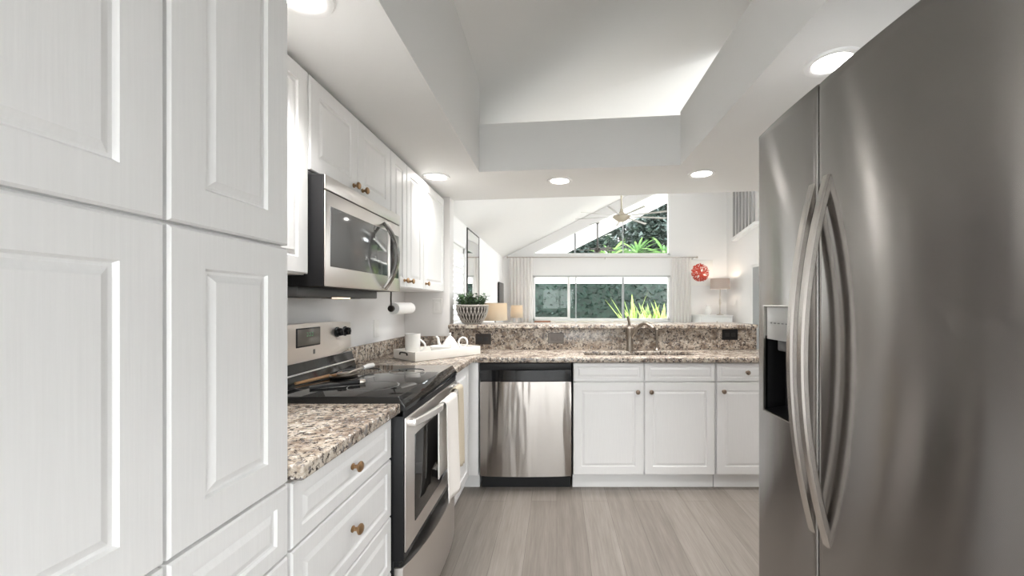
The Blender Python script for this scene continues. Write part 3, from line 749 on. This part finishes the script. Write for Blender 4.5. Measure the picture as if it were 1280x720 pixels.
# ------------------------------------------------------------------ towels
def towel(name, y0, y1, zf, zb, mname, label, seed, fan):
    rnd = random.Random(seed); hz, hx = .832, None
    rows = []
    n = 18
    prof = []
    YMc = YM_R
    hxx = dx + .018 + .040 * (1 - (((y0 + y1) / 2 - YMc) / .335) ** 2)
    N1, N2 = 22, 16
    for k in range(N1 + 1): prof.append((hxx + .016 + .004 * (1 - k / N1), zf + (hz - zf) * k / N1, k / N1))
    for k in range(1, 7):
        a_ = PI * k / 7; prof.append((hxx + .0185 * math.cos(a_) - .002, hz + .0195 * math.sin(a_), 1))
    for k in range(N2 + 1): prof.append((hxx - .021, hz - (hz - zb) * k / N2, 1 - k / N2))
    ph = rnd.uniform(0, 6)
    for i, (x, z, f) in enumerate(prof):
        row = []
        for j in range(n + 1):
            u = j / n; ww = 1 - .18 * f
            y = (y0 + y1) / 2 + (u - .5) * (y1 - y0) * ww + fan * (1 - f) * .02
            wob = .006 * (1 - f) * math.sin(u * 7 + ph + z * 3)
            back = i > N1 + 3
            row.append(V(x + (wob * .3 if back else wob + .003 * (1 - f)), y, z - (0 if back else (1 - f) * .03 * u)))
        rows.append(row)
    o = MB().grid(rows).build(name, mname, loc=(hxx, (y0 + y1) / 2, zf), ang=80)
    sm = o.modifiers.new('thickness', 'SOLIDIFY'); sm.thickness = .005; sm.offset = 0
    tag(o, label, 'towel', 'towels on the oven handle'); return o
YM_R = YM
towel('dish_towel', 1.735, 1.955, .405, .51, 'towel_white', 'white dish towel folded over the middle of the oven handle', 3, 1)
towel('dish_towel', 2.02, 2.15, .455, .56, 'towel_beige', 'beige dish towel hanging at the far end of the oven handle', 5, 0)

# ------------------------------------------------------------------ cooktop utensils
CZ = .9406
def spoonrest():
    o = thing('spoon_rest', 'grey oval metal spoon rest lying on the glass cooktop', 'spoon rest', (-.985, 1.86, CZ))
    m = MB(); R = []
    for (rx, ry, z) in ((.030, .045, 0), (.050, .072, .004), (.058, .082, .014), (.055, .079, .014), (.046, .066, .006), (.02, .03, .004)):
        R.append([V(-.985 + rx * math.cos(t_ * PI / 14), 1.86 + ry * math.sin(t_ * PI / 14), CZ + z) for t_ in range(28)])
    m.ring_loft(R); m.build('dish', 'nickel', o)
spoonrest()
ws = thing('wooden_spoon', 'brown wooden spoon lying across the back of the cooktop', 'spoon', (-1.05, 1.76, CZ))
MB().tube([(-1.085, 1.66, CZ + .009), (-1.06, 1.74, CZ + .011), (-1.04, 1.83, CZ + .012)], [.006, .007, .0075], 10).build('handle', 'wood_tan', ws)
m = MB(); R = []
for (k, r, z) in ((0, .006, 0), (.15, .017, -.003), (.45, .026, -.004), (.75, .022, -.003), (1, .004, 0)):
    c = V(-1.04 - .012 * 0 + .016 * k, 1.83 + .075 * k, CZ + .012)
    R.append([c + V(math.cos(t_ * PI / 8) * r, 0, math.sin(t_ * PI / 8) * .006 + z) for t_ in range(16)])
m.ring_loft(R); m.build('bowl', 'wood_tan', ws)
sp1 = thing('slotted_spatula', 'black spatula with a pale tip lying flat on the cooktop', 'spatula', (-.9, 1.63, CZ))
MB().bar([(-.98, 1.585, CZ + .007), (-.94, 1.61, CZ + .010), (-.89, 1.64, CZ + .010)], .03, .012, (.45, -.8, 0)).build('blade', 'black_satin', sp1)
MB().tube([(-.895, 1.637, CZ + .010), (-.85, 1.665, CZ + .012), (-.825, 1.68, CZ + .012)], [.008, .010, .010], 10).build('handle', 'black_satin', sp1)
MB().tube([(-.827, 1.679, CZ + .012), (-.815, 1.686, CZ + .012), (-.808, 1.690, CZ + .012)], [.0103, .011, .008], 10).build('tip', 'nickel', sp1)
sp2 = thing('serving_spoon', 'serving spoon with a cream handle resting on the spoon rest', 'spoon', (-.98, 1.95, CZ))
MB().tube([(-.965, 1.99, CZ + .022), (-.957, 2.03, CZ + .024), (-.950, 2.065, CZ + .024)], [.010, .0135, .012], 12).build('handle', 'white_ceramic', sp2)
MB().tube([(-.985, 1.89, CZ + .016), (-.975, 1.94, CZ + .020), (-.965, 1.99, CZ + .022)], .005, 8).build('shaft', 'nickel', sp2)
m = MB(); R = []
for (k, r) in ((0, .005), (.2, .018), (.5, .024), (.8, .018), (1, .004)):
    R.append([V(-.985 - .012 * k, 1.89 - .07 * k, CZ + .017) + V(math.cos(t_ * PI / 8) * r, 0, math.sin(t_ * PI / 8) * .005) for t_ in range(16)])
m.ring_loft(R); m.build('bowl', 'nickel', sp2)

# ------------------------------------------------------------------ tray with teapot, mug and plate
tz = .9165
P1 = V(-.885, 2.50, tz); ux = V(.335, .397, 0).normalized(); vx = V(-.22, .18, 0); vx = (vx - ux * ux.dot(vx)).normalized()
TL, TWD, TH = .515, .272, .062
tr = thing('serving_tray', 'whitewashed rectangular serving tray standing askew in the counter corner', 'tray', P1 + ux * TL / 2 + vx * TWD / 2)
def obox(mb, u0, u1, v0, v1, z0, z1, bev=.003):
    pts = [P1 + ux * u + vx * v + V(0, 0, z0) for u, v in ((u0, v0), (u1, v0), (u1, v1), (u0, v1))]
    return mb.prism(pts, V(0, 0, z1 - z0), bev)
obox(MB(), .012, TL - .012, .012, TWD - .012, 0.001, .010).build('base', 'tray_white', tr)
for q in (0, TWD - .013): obox(MB(), 0, TL, q, q + .013, 0.001, TH).build('long_side', 'tray_white', tr)
for q in (0, TL - .013): obox(MB(), q, q + .013, .0135, TWD - .0135, 0.001, TH - .002).build('short_side', 'tray_white', tr)
for u in (-.004, TL + .004):
    q = [P1 + ux * u + vx * v + V(0, 0, z) for v, z in ((.09, .034), (.095, .047), (.115, .050), (TWD - .115, .050), (TWD - .095, .047), (TWD - .09, .034))]
    MB().tube(q, .005, 8).build('handle', 'dark_iron', tr)
def onp(u, v, z=0): return P1 + ux * u + vx * v + V(0, 0, z)
c = onp(.055, .150, .0105)
c = V(plx(516, 2.685), 2.685, tz + .0105)
mg = thing('white_mug', 'tall white mug with a handle at the near end of the tray', 'mug', c)
MB().lathe([(.042, 0), (.046, .004), (.047, .012), (.050, .150), (.0515, .155), (.049, .155), (.0455, .142), (.043, .012), (.002, .010)], c, (0, 0, 1), 32).build('cup', 'white_ceramic', mg)
hd = V(1, .12, 0).normalized()
MB().tube([c + hd * (.045 + .036 * math.sin(PI * k / 12)) + V(0, 0, .115 - .085 * k / 12) for k in range(13)], .0065, 10).build('handle', 'white_ceramic', mg)
c = V(plx(562.5, 2.90), 2.90, tz + .0105)
tp = thing('white_teapot', 'white pointed teapot with ring handle at the far end of the tray', 'teapot', c)
MB().lathe([(.050, 0), (.060, .006), (.066, .025), (.062, .048), (.048, .072), (.034, .092)], c, (0, 0, 1), 32).build('body', 'white_ceramic', tp)
MB().lathe([(.036, .091), (.034, .096), (.020, .112), (.009, .122), (.007, .128), (.010, .134), (.008, .142), (.001, .145)], c, (0, 0, 1), 28).build('lid', 'white_ceramic', tp)
MB().tube([c + V(.094 + .031 * math.cos(2 * PI * k / 24), 0, .075 + .036 * math.sin(2 * PI * k / 24)) for k in range(24)], .007, 10, True).tube([c + V(.055, 0, .05), c + V(.068, 0, .06)], .007, 8).build('handle', 'white_ceramic', tp)
MB().tube([c + V(-.05, 0, .03), c + V(-.072, 0, .045), c + V(-.082, 0, .075), c + V(-.086, 0, .105), c + V(-.100, 0, .118)], [.016, .013, .010, .009, .008], 12).build('spout', 'white_ceramic', tp)
c = V(plx(551, 2.745), 2.745, tz + .0105)
pl = MB().lathe([(.038, 0), (.040, .003), (.062, .036), (.073, .066), (.071, .067), (.058, .038), (.036, .008), (.002, .006)], c, (0, 0, 1), 36).build('white_bowl', 'white_ceramic', loc=c)
tag(pl, 'shallow white bowl in front of the teapot on the tray', 'bowl')

# paper towel holder
ph = thing('paper_towel_holder', 'black under-cabinet paper towel holder carrying a white roll', 'paper towel holder', (-1.01, 2.55, 1.375))
MB().box(-1.05, -.97, 2.42, 2.48, 1.370, 1.3745, .002).tube([(-1.01, 2.44, 1.370), (-1.012, 2.44, 1.31), (-1.01, 2.44, 1.262)], .005, 8).lathe([(.002, -.012), (.018, -.010), (.021, 0), (.018, .010), (.004, .014)], (-1.01, 2.44, 1.252), (0, 1, 0), 18).build('bracket', 'dark_iron', ph)
MB().tube([(-1.01, 2.44, 1.252), (-1.01, 2.80, 1.252)], .006, 8).lathe([(.016, 0), (.016, .008)], (-1.01, 2.785, 1.252), (0, 1, 0), 16).build('rod', 'dark_iron', ph)
pr = MB().lathe([(.012, 0), (.036, 0), (.0375, .004), (.0375, .276), (.036, .28), (.012, .28)], (-1.01, 2.475, 1.252), (0, 1, 0), 32).build('paper_towel_roll', 'paper', loc=(-1.01, 2.62, 1.252))
tag(pr, 'white roll of paper towel under the upper cabinets', 'paper towel')

# ------------------------------------------------------------------ basket plant on the bar
c = V(plx(590.5, 3.29), 3.29, 1.1185)
bk = thing('potted_plant', 'small green plant in a black and white woven basket on the bar', 'potted plant', c)
def br_(t_): return .070 + .058 * math.sin(PI / 2 * t_) ** .75
BH = .150
lin = MB().lathe([(.068, .002)] + [(br_(k / 10) - .004, .002 + BH * k / 10) for k in range(11)] + [(br_(1) - .012, BH - .002), (.10, BH - .03), (.002, BH - .03)], c, (0, 0, 1), 36).build('basket', 'weave_dark', bk)
m = MB()
for k in range(26):
    for sgn in (1, -1):
        m.tube([c + V((br_(j / 8) + .001 + .0015 * sgn * (1 if (j + k) % 2 else -1)) * math.cos(2 * PI * k / 26 + sgn * .32 * j / 8), (br_(j / 8) + .001 + .0015 * sgn * (1 if (j + k) % 2 else -1)) * math.sin(2 * PI * k / 26 + sgn * .32 * j / 8), .005 + (BH - .007) * j / 8) for j in range(9)], .0030, 5)
for z_, r_ in ((BH, br_(1)), (.0075, br_(0))):
    m.tube([c + V(r_ * math.cos(2 * PI * k / 36), r_ * math.sin(2 * PI * k / 36), z_) for k in range(36)], .006, 6, True)
m.build('weave', 'weave_white', lin)
def leaf_mesh(m, p, d, ln, wd_, up):
    d = d.normalized(); s_ = d.cross(up)
    if s_.length < 1e-3: s_ = V(1, 0, 0)
    s_.normalize(); nrm = s_.cross(d)
    a = m.bm.verts.new(p); b = m.bm.verts.new(p + d * ln * .5 + s_ * wd_ - nrm * wd_ * .25); c_ = m.bm.verts.new(p + d * ln); e = m.bm.verts.new(p + d * ln * .5 - s_ * wd_ - nrm * wd_ * .25)
    f = m.bm.verts.new(p + d * ln * .55 + nrm * wd_ * .12)
    m.bm.faces.new((a, b, f)); m.bm.faces.new((b, c_, f)); m.bm.faces.new((c_, e, f)); m.bm.faces.new((e, a, f))
rnd = random.Random(11)
m = MB(); st = MB()
for k in range(46):
    a = rnd.uniform(0, 2 * PI); rad = .095 * math.sqrt(rnd.random()); b0 = c + V(rad * math.cos(a), rad * math.sin(a), BH - .03)
    tip = b0 + V(math.cos(a) * rnd.uniform(.0, .05), math.sin(a) * rnd.uniform(.0, .05), rnd.uniform(.07, .135))
    st.tube([b0, (b0 + tip) / 2 + V(0, 0, .004), tip], .0018, 5)
    for j in range(16):
        f = rnd.uniform(.3, 1); q = b0.lerp(tip, f)
        leaf_mesh(m, q, V(rnd.gauss(0, 1), rnd.gauss(0, 1), rnd.uniform(-.1, 1.0)), rnd.uniform(.020, .036), rnd.uniform(.006, .011), V(0, 0, 1))
m.build('foliage', 'leaf_succulent', bk, fix=False); st.build('stem', 'leaf_palm', bk)

# ------------------------------------------------------------------ living room
# ceiling fan
hx, hy, hz = .97, 6.0, 2.585
fn = thing('ceiling_fan', 'pale metal ceiling fan with thin blades hanging from the vaulted ceiling', 'ceiling fan', (hx, hy, hz))
MB().tube([(hx, hy, hz + .06), (hx, hy, zc(hx) - .02)], .013, 12).build('rod', 'fan_metal', fn)
MB().lathe([(.02, -.08), (.055, -.05), (.065, -.005), (.065, .0)], (hx, hy, zc(hx) + .03), (0, 0, 1), 20).build('canopy', 'fan_metal', fn)
MB().lathe([(.002, -.075), (.045, -.072), (.075, -.055), (.12, -.02), (.135, .0), (.12, .02), (.06, .045), (.03, .075), (.02, .12)], (hx, hy, hz), (0, 0, 1), 28).build('motor', 'fan_metal', fn)
for k in range(9):
    a = 2 * PI * k / 9 + .12; u = V(math.cos(a), math.sin(a), 0); w = V(-math.sin(a), math.cos(a), -.18).normalized()
    nn = u.cross(w)
    R = []
    for r_, h in ((.10, .014), (.22, .018), (.45, .022), (.68, .024), (.70, .018)):
        q = V(hx, hy, hz) + u * r_ + V(0, 0, .01 - .015 * r_)
        R.append([q + w * h + nn * .003, q - w * h + nn * .003, q - w * h - nn * .003, q + w * h - nn * .003])
    MB().ring_loft(R).build('blade', 'fan_blade', fn)
# curtain rod, curtains
rz = 2.342
cr = thing('curtain_rod', 'thin grey curtain rod across the far living room wall', 'curtain rod', (1.0, FY - .09, rz))
MB().tube([(-1.10, FY - .09, rz), (3.17, FY - .09, rz)], .011, 10).build('rod', 'nickel', cr)
for x in (-1.10, 3.17): MB().lathe([(.011, 0), (.022, .012), (.022, .03), (.005, .042)], (x, FY - .09, rz), (1 if x > 0 else -1, 0, 0), 14).build('finial', 'nickel', cr)
for x in (-1.05, 1.1, 3.1): MB().tube([(x, FY, rz - .03), (x, FY - .06, rz - .03), (x, FY - .09, rz - .008)], .007, 8).build('bracket', 'nickel', cr)
def curtain(x0, x1, label, n):
    rows = []
    for z in [.02 + (rz - .03) * k / 14 for k in range(15)]:
        rows.append([V(x0 + (x1 - x0) * j / (n * 8), FY - .09 + 0.022 * math.sin(2 * PI * j / 8 + z * .4) * (.75 + .25 * math.sin(j * .37 + z)), z) for j in range(n * 8 + 1)])
    o = MB().grid(rows).build('curtain', 'sheer_curtain', loc=((x0 + x1) / 2, FY - .09, 0), ang=80)
    tag(o, label, 'curtain', 'sheer curtains on the far wall')
curtain(-1.09, -.55, 'gathered sheer white curtain on the shutter side of the wide window', 7)
curtain(2.62, 3.06, 'gathered sheer white curtain beside the red coral picture', 6)
# coral picture
x0, x1, z0, z1 = 3.065, 3.565, 1.70, 2.28
pc = thing('wall_picture', 'white canvas picture of a round red coral on the far wall', 'picture', ((x0 + x1) / 2, FY, z0))
cv = MB().box(x0, x1, FY - .035, FY - .001, z0, z1, .004).build('canvas', 'canvas', pc)
m = MB(); rnd = random.Random(4); cx, cz = 3.275, 2.0
def branch(p, a, ln, r, depth):
    q = (p[0] + ln * math.cos(a), p[1] + ln * math.sin(a))
    if math.hypot(q[0] - cx, q[1] - cz) > .215: return
    m.tube([(p[0], FY - .038, p[1]), (q[0], FY - .038, q[1])], [r, r * .8], 6)
    if depth:
        for s_ in (-.55, .5): branch(q, a + s_ + rnd.uniform(-.2, .2), ln * .80, r * .78, depth - 1)
for k in range(17): branch((cx + rnd.uniform(-.04, .04), cz + rnd.uniform(-.05, .03)), 2 * PI * k / 17 + rnd.uniform(-.3, .3), .068, .015, 4)
m.build('coral_motif', 'coral_red', pc)
# lamps
def lamp(label, x, y, z0, zs0, zs1, r0, r1, sm, bm_, watt, br):
    o = thing('table_lamp', label, 'lamp', (x, y, z0), 'table lamps in the living room')
    MB().lathe([(br, 0), (br, .012), (br * .3, .025), (.012, .05), (.010, (zs0 - z0) * .35), (.022, (zs0 - z0) * .45), (.022, (zs0 - z0) * .55), (.010, (zs0 - z0) * .65), (.008, zs0 - z0 + .06)], (x, y, z0), (0, 0, 1), 20).build('base', bm_, o)
    MB().lathe([(r0, 0), (r1, zs1 - zs0), (r1 - .004, zs1 - zs0), (r0 - .004, 0)], (x, y, zs0), (0, 0, 1), 32, False, False).build('shade', sm, o)
    bz = (zs0 + zs1) / 2
    MB().lathe([(.012, -.06), (.014, -.03), (.03, 0), (.024, .025), (.002, .034)], (x, y, bz), (0, 0, 1), 16).build('bulb', 'white_ceramic', o)
    L = bpy.data.lights.new('lamp_bulb', 'POINT'); L.energy = watt; L.color = (1, .86, .70); L.shadow_soft_size = .03
    lo = bpy.data.objects.new('lamp_bulb', L); COL.objects.link(lo); lo.parent = o; lo.location = (0, 0, bz - z0 + .07)
lamp('large beige drum table lamp right behind the basket plant', plx(619, 6), 6.0, .58, 1.035, 1.295, .185, .175, 'shade_linen', 'dark_iron', .9, .08)
lamp('small beige table lamp by the sheer curtain, behind the larger lamp', plx(646, 8.6), 8.6, .58, .985, 1.255, .135, .125, 'shade_linen', 'white_ceramic', .6, .06)
lamp('grey shaded lamp on the white chest beside the coral picture', plx(900, 8.75), 8.75, 1.041, 1.61, 1.835, .205, .195, 'shade_grey', 'nickel', 1.8, .07)
def side_table(x, y, h, label):
    o = thing('side_table', label, 'side table', (x, y, 0))
    MB().lathe([(.24, h - .025), (.25, h - .018), (.25, h - .004), (.246, h)], (x, y, 0), (0, 0, 1), 28).build('top', 'wood_tan', o)
    for k in range(3):
        a = 2 * PI * k / 3
        MB().tube([(x + .10 * math.cos(a), y + .10 * math.sin(a), h - .02), (x + .19 * math.cos(a), y + .19 * math.sin(a), .0)], .014, 8).build('leg', 'wood_tan', o)
side_table(plx(619, 6), 6.0, .5795, 'round wooden side table under the large beige lamp')
side_table(plx(646, 8.6), 8.6, .5795, 'round wooden side table under the small curtain lamp')
# chest on the right
x0, x1 = 3.08, 3.80
ch = thing('chest_of_drawers', 'white chest of drawers under the coral picture', 'chest', ((x0 + x1) / 2, 8.85, 0))
MB().box(x0 + .015, x1 - .015, 8.62, FY - .02, .06, 1.015, .004).build('carcass', 'white_trim', ch)
MB().box(x0, x1, 8.60, FY - .02, 1.015, 1.040, .006).build('top', 'white_trim', ch)
for k in range(4):
    d_ = MB().panel((x0 + .03, 8.62, .10 + k * .228), Xu, (0, 0, 1), Yn, x1 - x0 - .06, .215, [(0, 0), (0, .010), (.004, .014), (.02, .014), (.024, .010), (.03, .010)]).build('drawer', 'white_trim', ch)
    MB().lathe(KNOB, ((x0 + x1) / 2, 8.606, .21 + k * .228), Yn, 14).build('knob', 'nickel', d_)
for xx in (x0 + .05, x1 - .05):
    for yy in (8.66, FY - .08): MB().lathe([(.018, 0), (.024, .06)], (xx, yy, 0), (0, 0, 1), 10).build('foot', 'white_trim', ch)
c = V(plx(885.5, 8.8), 8.8, 1.0405)
tag(MB().lathe([(.045, 0), (.062, .02), (.070, .08), (.060, .15), (.040, .19), (.044, .21), (.040, .212), (.034, .19), (.002, .18)], c, (0, 0, 1), 24).build('vase', 'white_ceramic', loc=c), 'plain white vase on the chest next to the grey lamp', 'vase')
# sofa with its back to the far window
sf = thing('sofa', 'long cream sofa under the wide living room window', 'sofa', (.7, 8.55, 0))
x0, x1 = -.57, 2.20
MB().box(x0, x1, 8.05, 8.95, .12, .30, .03, 3).build('base', 'sofa_cream', sf)
MB().box(x0 + .02, x1 - .02, 8.74, 8.98, .28, .885, .06, 4).build('back', 'sofa_cream', sf)
for xx in (x0, x1 - .20): MB().box(xx, xx + .20, 8.05, 8.95, .28, .62, .05, 4).build('arm', 'sofa_cream', sf)
n3 = (x1 - x0 - .42) / 3
for k in range(3):
    MB().box(x0 + .21 + k * n3, x0 + .20 + (k + 1) * n3, 8.06, 8.74, .30, .46, .04, 4).build('seat_cushion', 'sofa_cream', sf)
    MB().box(x0 + .21 + k * n3, x0 + .20 + (k + 1) * n3, 8.56, 8.76, .45, .918, .06, 4).build('back_cushion', 'sofa_cream', sf)
for xx in (x0 + .08, x1 - .08):
    for yy in (8.12, 8.88): MB().lathe([(.018, 0), (.025, .125)], (xx, yy, 0), (0, 0, 1), 10).build('leg', 'dark_iron', sf)
def pillow(label, cx, cy, z0, w, h, mname, name='throw_pillow'):
    R = []
    for k in range(13):
        s_ = -1 + 2 * k / 12; th = .07 * (1 - s_ ** 2) ** .5 + .002
        R.append([V(cx + (w / 2) * (1 - .06 * (1 - abs(q[0]))) * q[0] * 1.0, cy + th * q[1], z0 + h / 2 + s_ * h / 2) for q in [(math.cos(t_ * PI / 12), math.sin(t_ * PI / 12)) for t_ in range(24)]])
    o = MB().ring_loft(R).build(name, mname, loc=(cx, cy, z0)); tag(o, label, 'pillow')
pillow('reddish brown pillow at the curtain end of the cream sofa', plx(678, 8.45), 8.47, .462, .34, .465, 'cushion_brown')
# mirror on the left wall
Y0, Y1, z0, z1 = 5.45, 6.28, .95, 2.325
mr = thing('wall_mirror', 'tall wall mirror in a thin dark frame next to the shuttered window', 'mirror', (WX, (Y0 + Y1) / 2, z0))
for q in ((Y0, Y0 + .018, z0, z1), (Y1 - .018, Y1, z0, z1), (Y0 + .018, Y1 - .018, z0, z0 + .018), (Y0 + .018, Y1 - .018, z1 - .018, z1)):
    MB().box(WX + .001, WX + .016, *q, .002).build('frame_rail', 'dark_iron', mr)
MB().box(WX + .002, WX + .012, Y0 + .017, Y1 - .017, z0 + .017, z1 - .017).build('mirror_glass', 'mirror_silver', mr)
# television on the left wall
tv = thing('television', 'thin black television on the side wall near the far corner', 'television', (WX + .05, 8.6, 1.28))
MB().box(WX + .012, WX + .034, 8.30, 9.02, 1.27, 1.74, .004).build('panel', 'black_satin', tv)
MB().box(WX + .034, WX + .0355, 8.315, 9.005, 1.285, 1.725).build('screen', 'black_gloss', tv)
MB().box(WX, WX + .012, 8.5, 8.74, 1.4, 1.6).build('wall_bracket', 'dark_iron', tv)
# slatted stair railing at the right
sr = thing('stair_railing', 'white vertical slat railing high on the bright side wall of the living room', 'railing', (RX - .1, 8.2, 2.6))
for k in range(7):
    y = 7.76 + k * .145; zb = 2.66 + (8.63 - y) * .21
    MB().box(RX - .10, RX - .06, y - .020, y + .020, zb, 4.35, .004).build('baluster', 'rail_grey', sr)
MB().prism([V(RX - .115, 7.65, 2.60 + .98 * .21), V(RX - .115, 8.70, 2.64), V(RX - .115, 8.70, 2.70), V(RX - .115, 7.65, 2.66 + .98 * .21)], V(.112, 0, 0)).build('bottom_rail', 'white_trim', sr)
MB().box(RX - .115, RX - .003, 7.65, 8.70, 4.35, 4.40).build('top_rail', 'white_trim', sr)

# ------------------------------------------------------------------ outside
S('patio_floor', 'patio_floor_mat', MB().box(-4, 7, FY + .12, 14.7, -.10, -.03))
S('ground', 'bounce_ground', MB().box(-45, 45, -30, 60, -.20, -.11))
m = MB(); xs = (-3.0, 5.2)
m.prism([V(xs[0], FY + .13, zc(xs[0])), V(xs[1], FY + .13, zc(xs[1])), V(xs[1], FY + .13, zc(xs[1]) + .12), V(xs[0], FY + .13, zc(xs[0]) + .12)], V(0, 14.5 - FY, 0))
S('patio_roof', 'patio_white', m)
S('patio_beam', 'patio_white', MB().box(-1.5, 5.2, 14.35, 14.5, 2.02, 2.34))
for x in (-1.2, 5.0): S('patio_post', 'patio_white', MB().box(x - .08, x + .08, 14.35, 14.5, -.05, 2.02 if x > 0 else 2.02, .01))
# patio fan
hx, hy, hz = 1.08, 10.6, 2.72
fn = thing('patio_fan', 'small dark ceiling fan hanging outside under the patio roof', 'ceiling fan', (hx, hy, hz))
MB().tube([(hx, hy, hz + .05), (hx, hy, zc(hx) - .03)], .022, 10).build('rod', 'dark_iron', fn)
MB().lathe([(.03, -.10), (.07, -.05), (.075, .02)], (hx, hy, zc(hx)), (0, 0, 1), 16).build('canopy', 'dark_iron', fn)
MB().lathe([(.002, -.08), (.06, -.07), (.10, -.02), (.10, .03), (.04, .06), (.02, .09)], (hx, hy, hz), (0, 0, 1), 20).build('motor', 'dark_iron', fn)
for k in range(5):
    a = 2 * PI * k / 5 + .3; u = V(math.cos(a), math.sin(a), 0); w = V(-math.sin(a), math.cos(a), -.2).normalized(); nn = u.cross(w); R = []
    for r_, h in ((.09, .03), (.2, .055), (.45, .065), (.52, .05)):
        q = V(hx, hy, hz) + u * r_; R.append([q + w * h + nn * .004, q - w * h + nn * .004, q - w * h - nn * .004, q + w * h - nn * .004])
    MB().ring_loft(R).build('blade', 'dark_iron', fn)
# foliage
def cloud(m, n, fn_, rnd, l0, l1, w):
    for _ in range(n):
        p = fn_(); leaf_mesh(m, p, V(rnd.gauss(0, 1), rnd.gauss(0, 1), rnd.gauss(-.2, .7)), rnd.uniform(l0, l1), rnd.uniform(*w), V(0, 0, 1))
def hedge(label, x0, x1, y0, y1, h, n, seed, core=True):
    rnd = random.Random(seed); o = thing('hedge', label, 'hedge', ((x0 + x1) / 2, (y0 + y1) / 2, -.11)); m = MB()
    def f():
        s_ = rnd.random(); z = rnd.uniform(0, 1) ** .8 * h
        return V(rnd.uniform(x0, x1), rnd.uniform(y0, y1), z + .18 * math.sin(3 * s_))
    cloud(m, n, f, rnd, .12, .28, (.04, .09)); m.build('foliage', 'leaf_hedge', o, fix=False)
    MB().box(x0 + .15, x1 - .15, y0 + .22, y1 - .1, -.11, h - .25, .1).build('branches', 'leaf_hedge', o)
hedge('dark green clipped hedge beyond the patio', -3.3, 9.0, 16.6, 17.8, 2.9, 9000, 21)
def tree(x, y, h, r, n, seed, label):
    rnd = random.Random(seed); o = thing('tree', label, 'tree', (x, y, -.11), 'trees behind the hedge'); m = MB()
    blobs = [(V(x + rnd.uniform(-r, r) * .6, y + rnd.uniform(-r, r) * .5, h * rnd.uniform(.5, .92)), r * rnd.uniform(.35, .6)) for _ in range(9)]
    def f():
        c, q = rnd.choice(blobs); d = V(rnd.gauss(0, 1), rnd.gauss(0, 1), rnd.gauss(0, 1)).normalized(); return c + d * q * rnd.uniform(.6, 1.05)
    cloud(m, n, f, rnd, .22, .50, (.07, .15)); m.build('crown', 'leaf_tree', o, fix=False)
    MB().tube([(x, y, -.11), (x + .1, y, h * .3), (x - .05, y, h * .6)], [.22, .17, .10], 10).build('trunk', 'bark', o)
tree(1.7, 20.5, 6.0, 1.9, 7000, 31, 'dark leafy tree behind the hedge at the shallow end of the gable window')
tree(5.9, 21.0, 7.8, 2.2, 8000, 32, 'tall dark leafy tree behind the hedge at the tall end of the gable window')
tree(4.2, 26.0, 9.5, 2.9, 9000, 33, 'tallest dark tree standing farthest back, between the two hedge trees')
def blade_plant(m, base, n, l0, l1, w0, rnd, spread, droop):
    for k in range(n):
        a = rnd.uniform(0, 2 * PI); ln = rnd.uniform(l0, l1); tilt = rnd.uniform(.1, spread)
        d = V(math.cos(a) * math.sin(tilt), math.sin(a) * math.sin(tilt), math.cos(tilt)); side = V(-math.sin(a), math.cos(a), 0)
        pts = []
        for j in range(7):
            t_ = j / 6; p = base + d * ln * t_ + V(math.cos(a), math.sin(a), 0) * droop * ln * t_ * t_ - V(0, 0, droop * ln * t_ * t_ * .8)
            pts.append((p, w0 * (.5 + 1.6 * t_ * (1 - t_) + .3 * (1 - t_)) * (1 if j < 6 else .05)))
        L = [m.bm.verts.new(p + side * w) for p, w in pts]; C = [m.bm.verts.new(p - V(0, 0, w * .5)) for p, w in pts]; R_ = [m.bm.verts.new(p - side * w) for p, w in pts]
        for j in range(6):
            m.bm.faces.new((L[j], L[j + 1], C[j + 1], C[j])); m.bm.faces.new((C[j], C[j + 1], R_[j + 1], R_[j]))
rnd = random.Random(9)
for i, (px, y, l1, n, lab) in enumerate(((792, 15.3, 1.60, 26, 'bright yellow-green spiky plant with one long leaf, seen past the faucet'), (812, 15.1, 1.35, 26, 'bright green spiky plant in the sun at the middle of the clump'), (829, 15.4, 1.40, 26, 'bright green spiky plant at the window edge end of the clump'))):
    x = plx(px, y); o = thing('spiky_plant', lab, 'plant', (x, y, -.11), 'sunlit spiky plants outside the low window'); m = MB()
    blade_plant(m, V(x, y, -.11), n, l1 * .75, l1 * 1.25, .055, rnd, .8, .08)
    m.build('leaves', 'leaf_bright', o, fix=False)
for i, (px, y, zh, n) in enumerate(((764, 18.6, 3.55, 24), (797, 18.9, 3.75, 28), (830, 18.5, 3.7, 26))):
    x = plx(px, y); o = thing('palm_tree', ('slim green palm seen just under the indoor fan', 'slim green palm in the middle of the gable window row', 'slim green palm by the gable window frame')[i], 'palm tree', (x, y, -.11), 'palms seen through the gable window')
    m = MB(); blade_plant(m, V(x, y, zh - .15), n, .7, 1.25, .06, rnd, 1.35, .35); m.build('fronds', 'leaf_palm', o, fix=False)
    MB().tube([(x, y, -.11), (x + .03, y, zh * .5), (x, y, zh)], [.07, .05, .045], 8).build('trunk', 'bark', o)
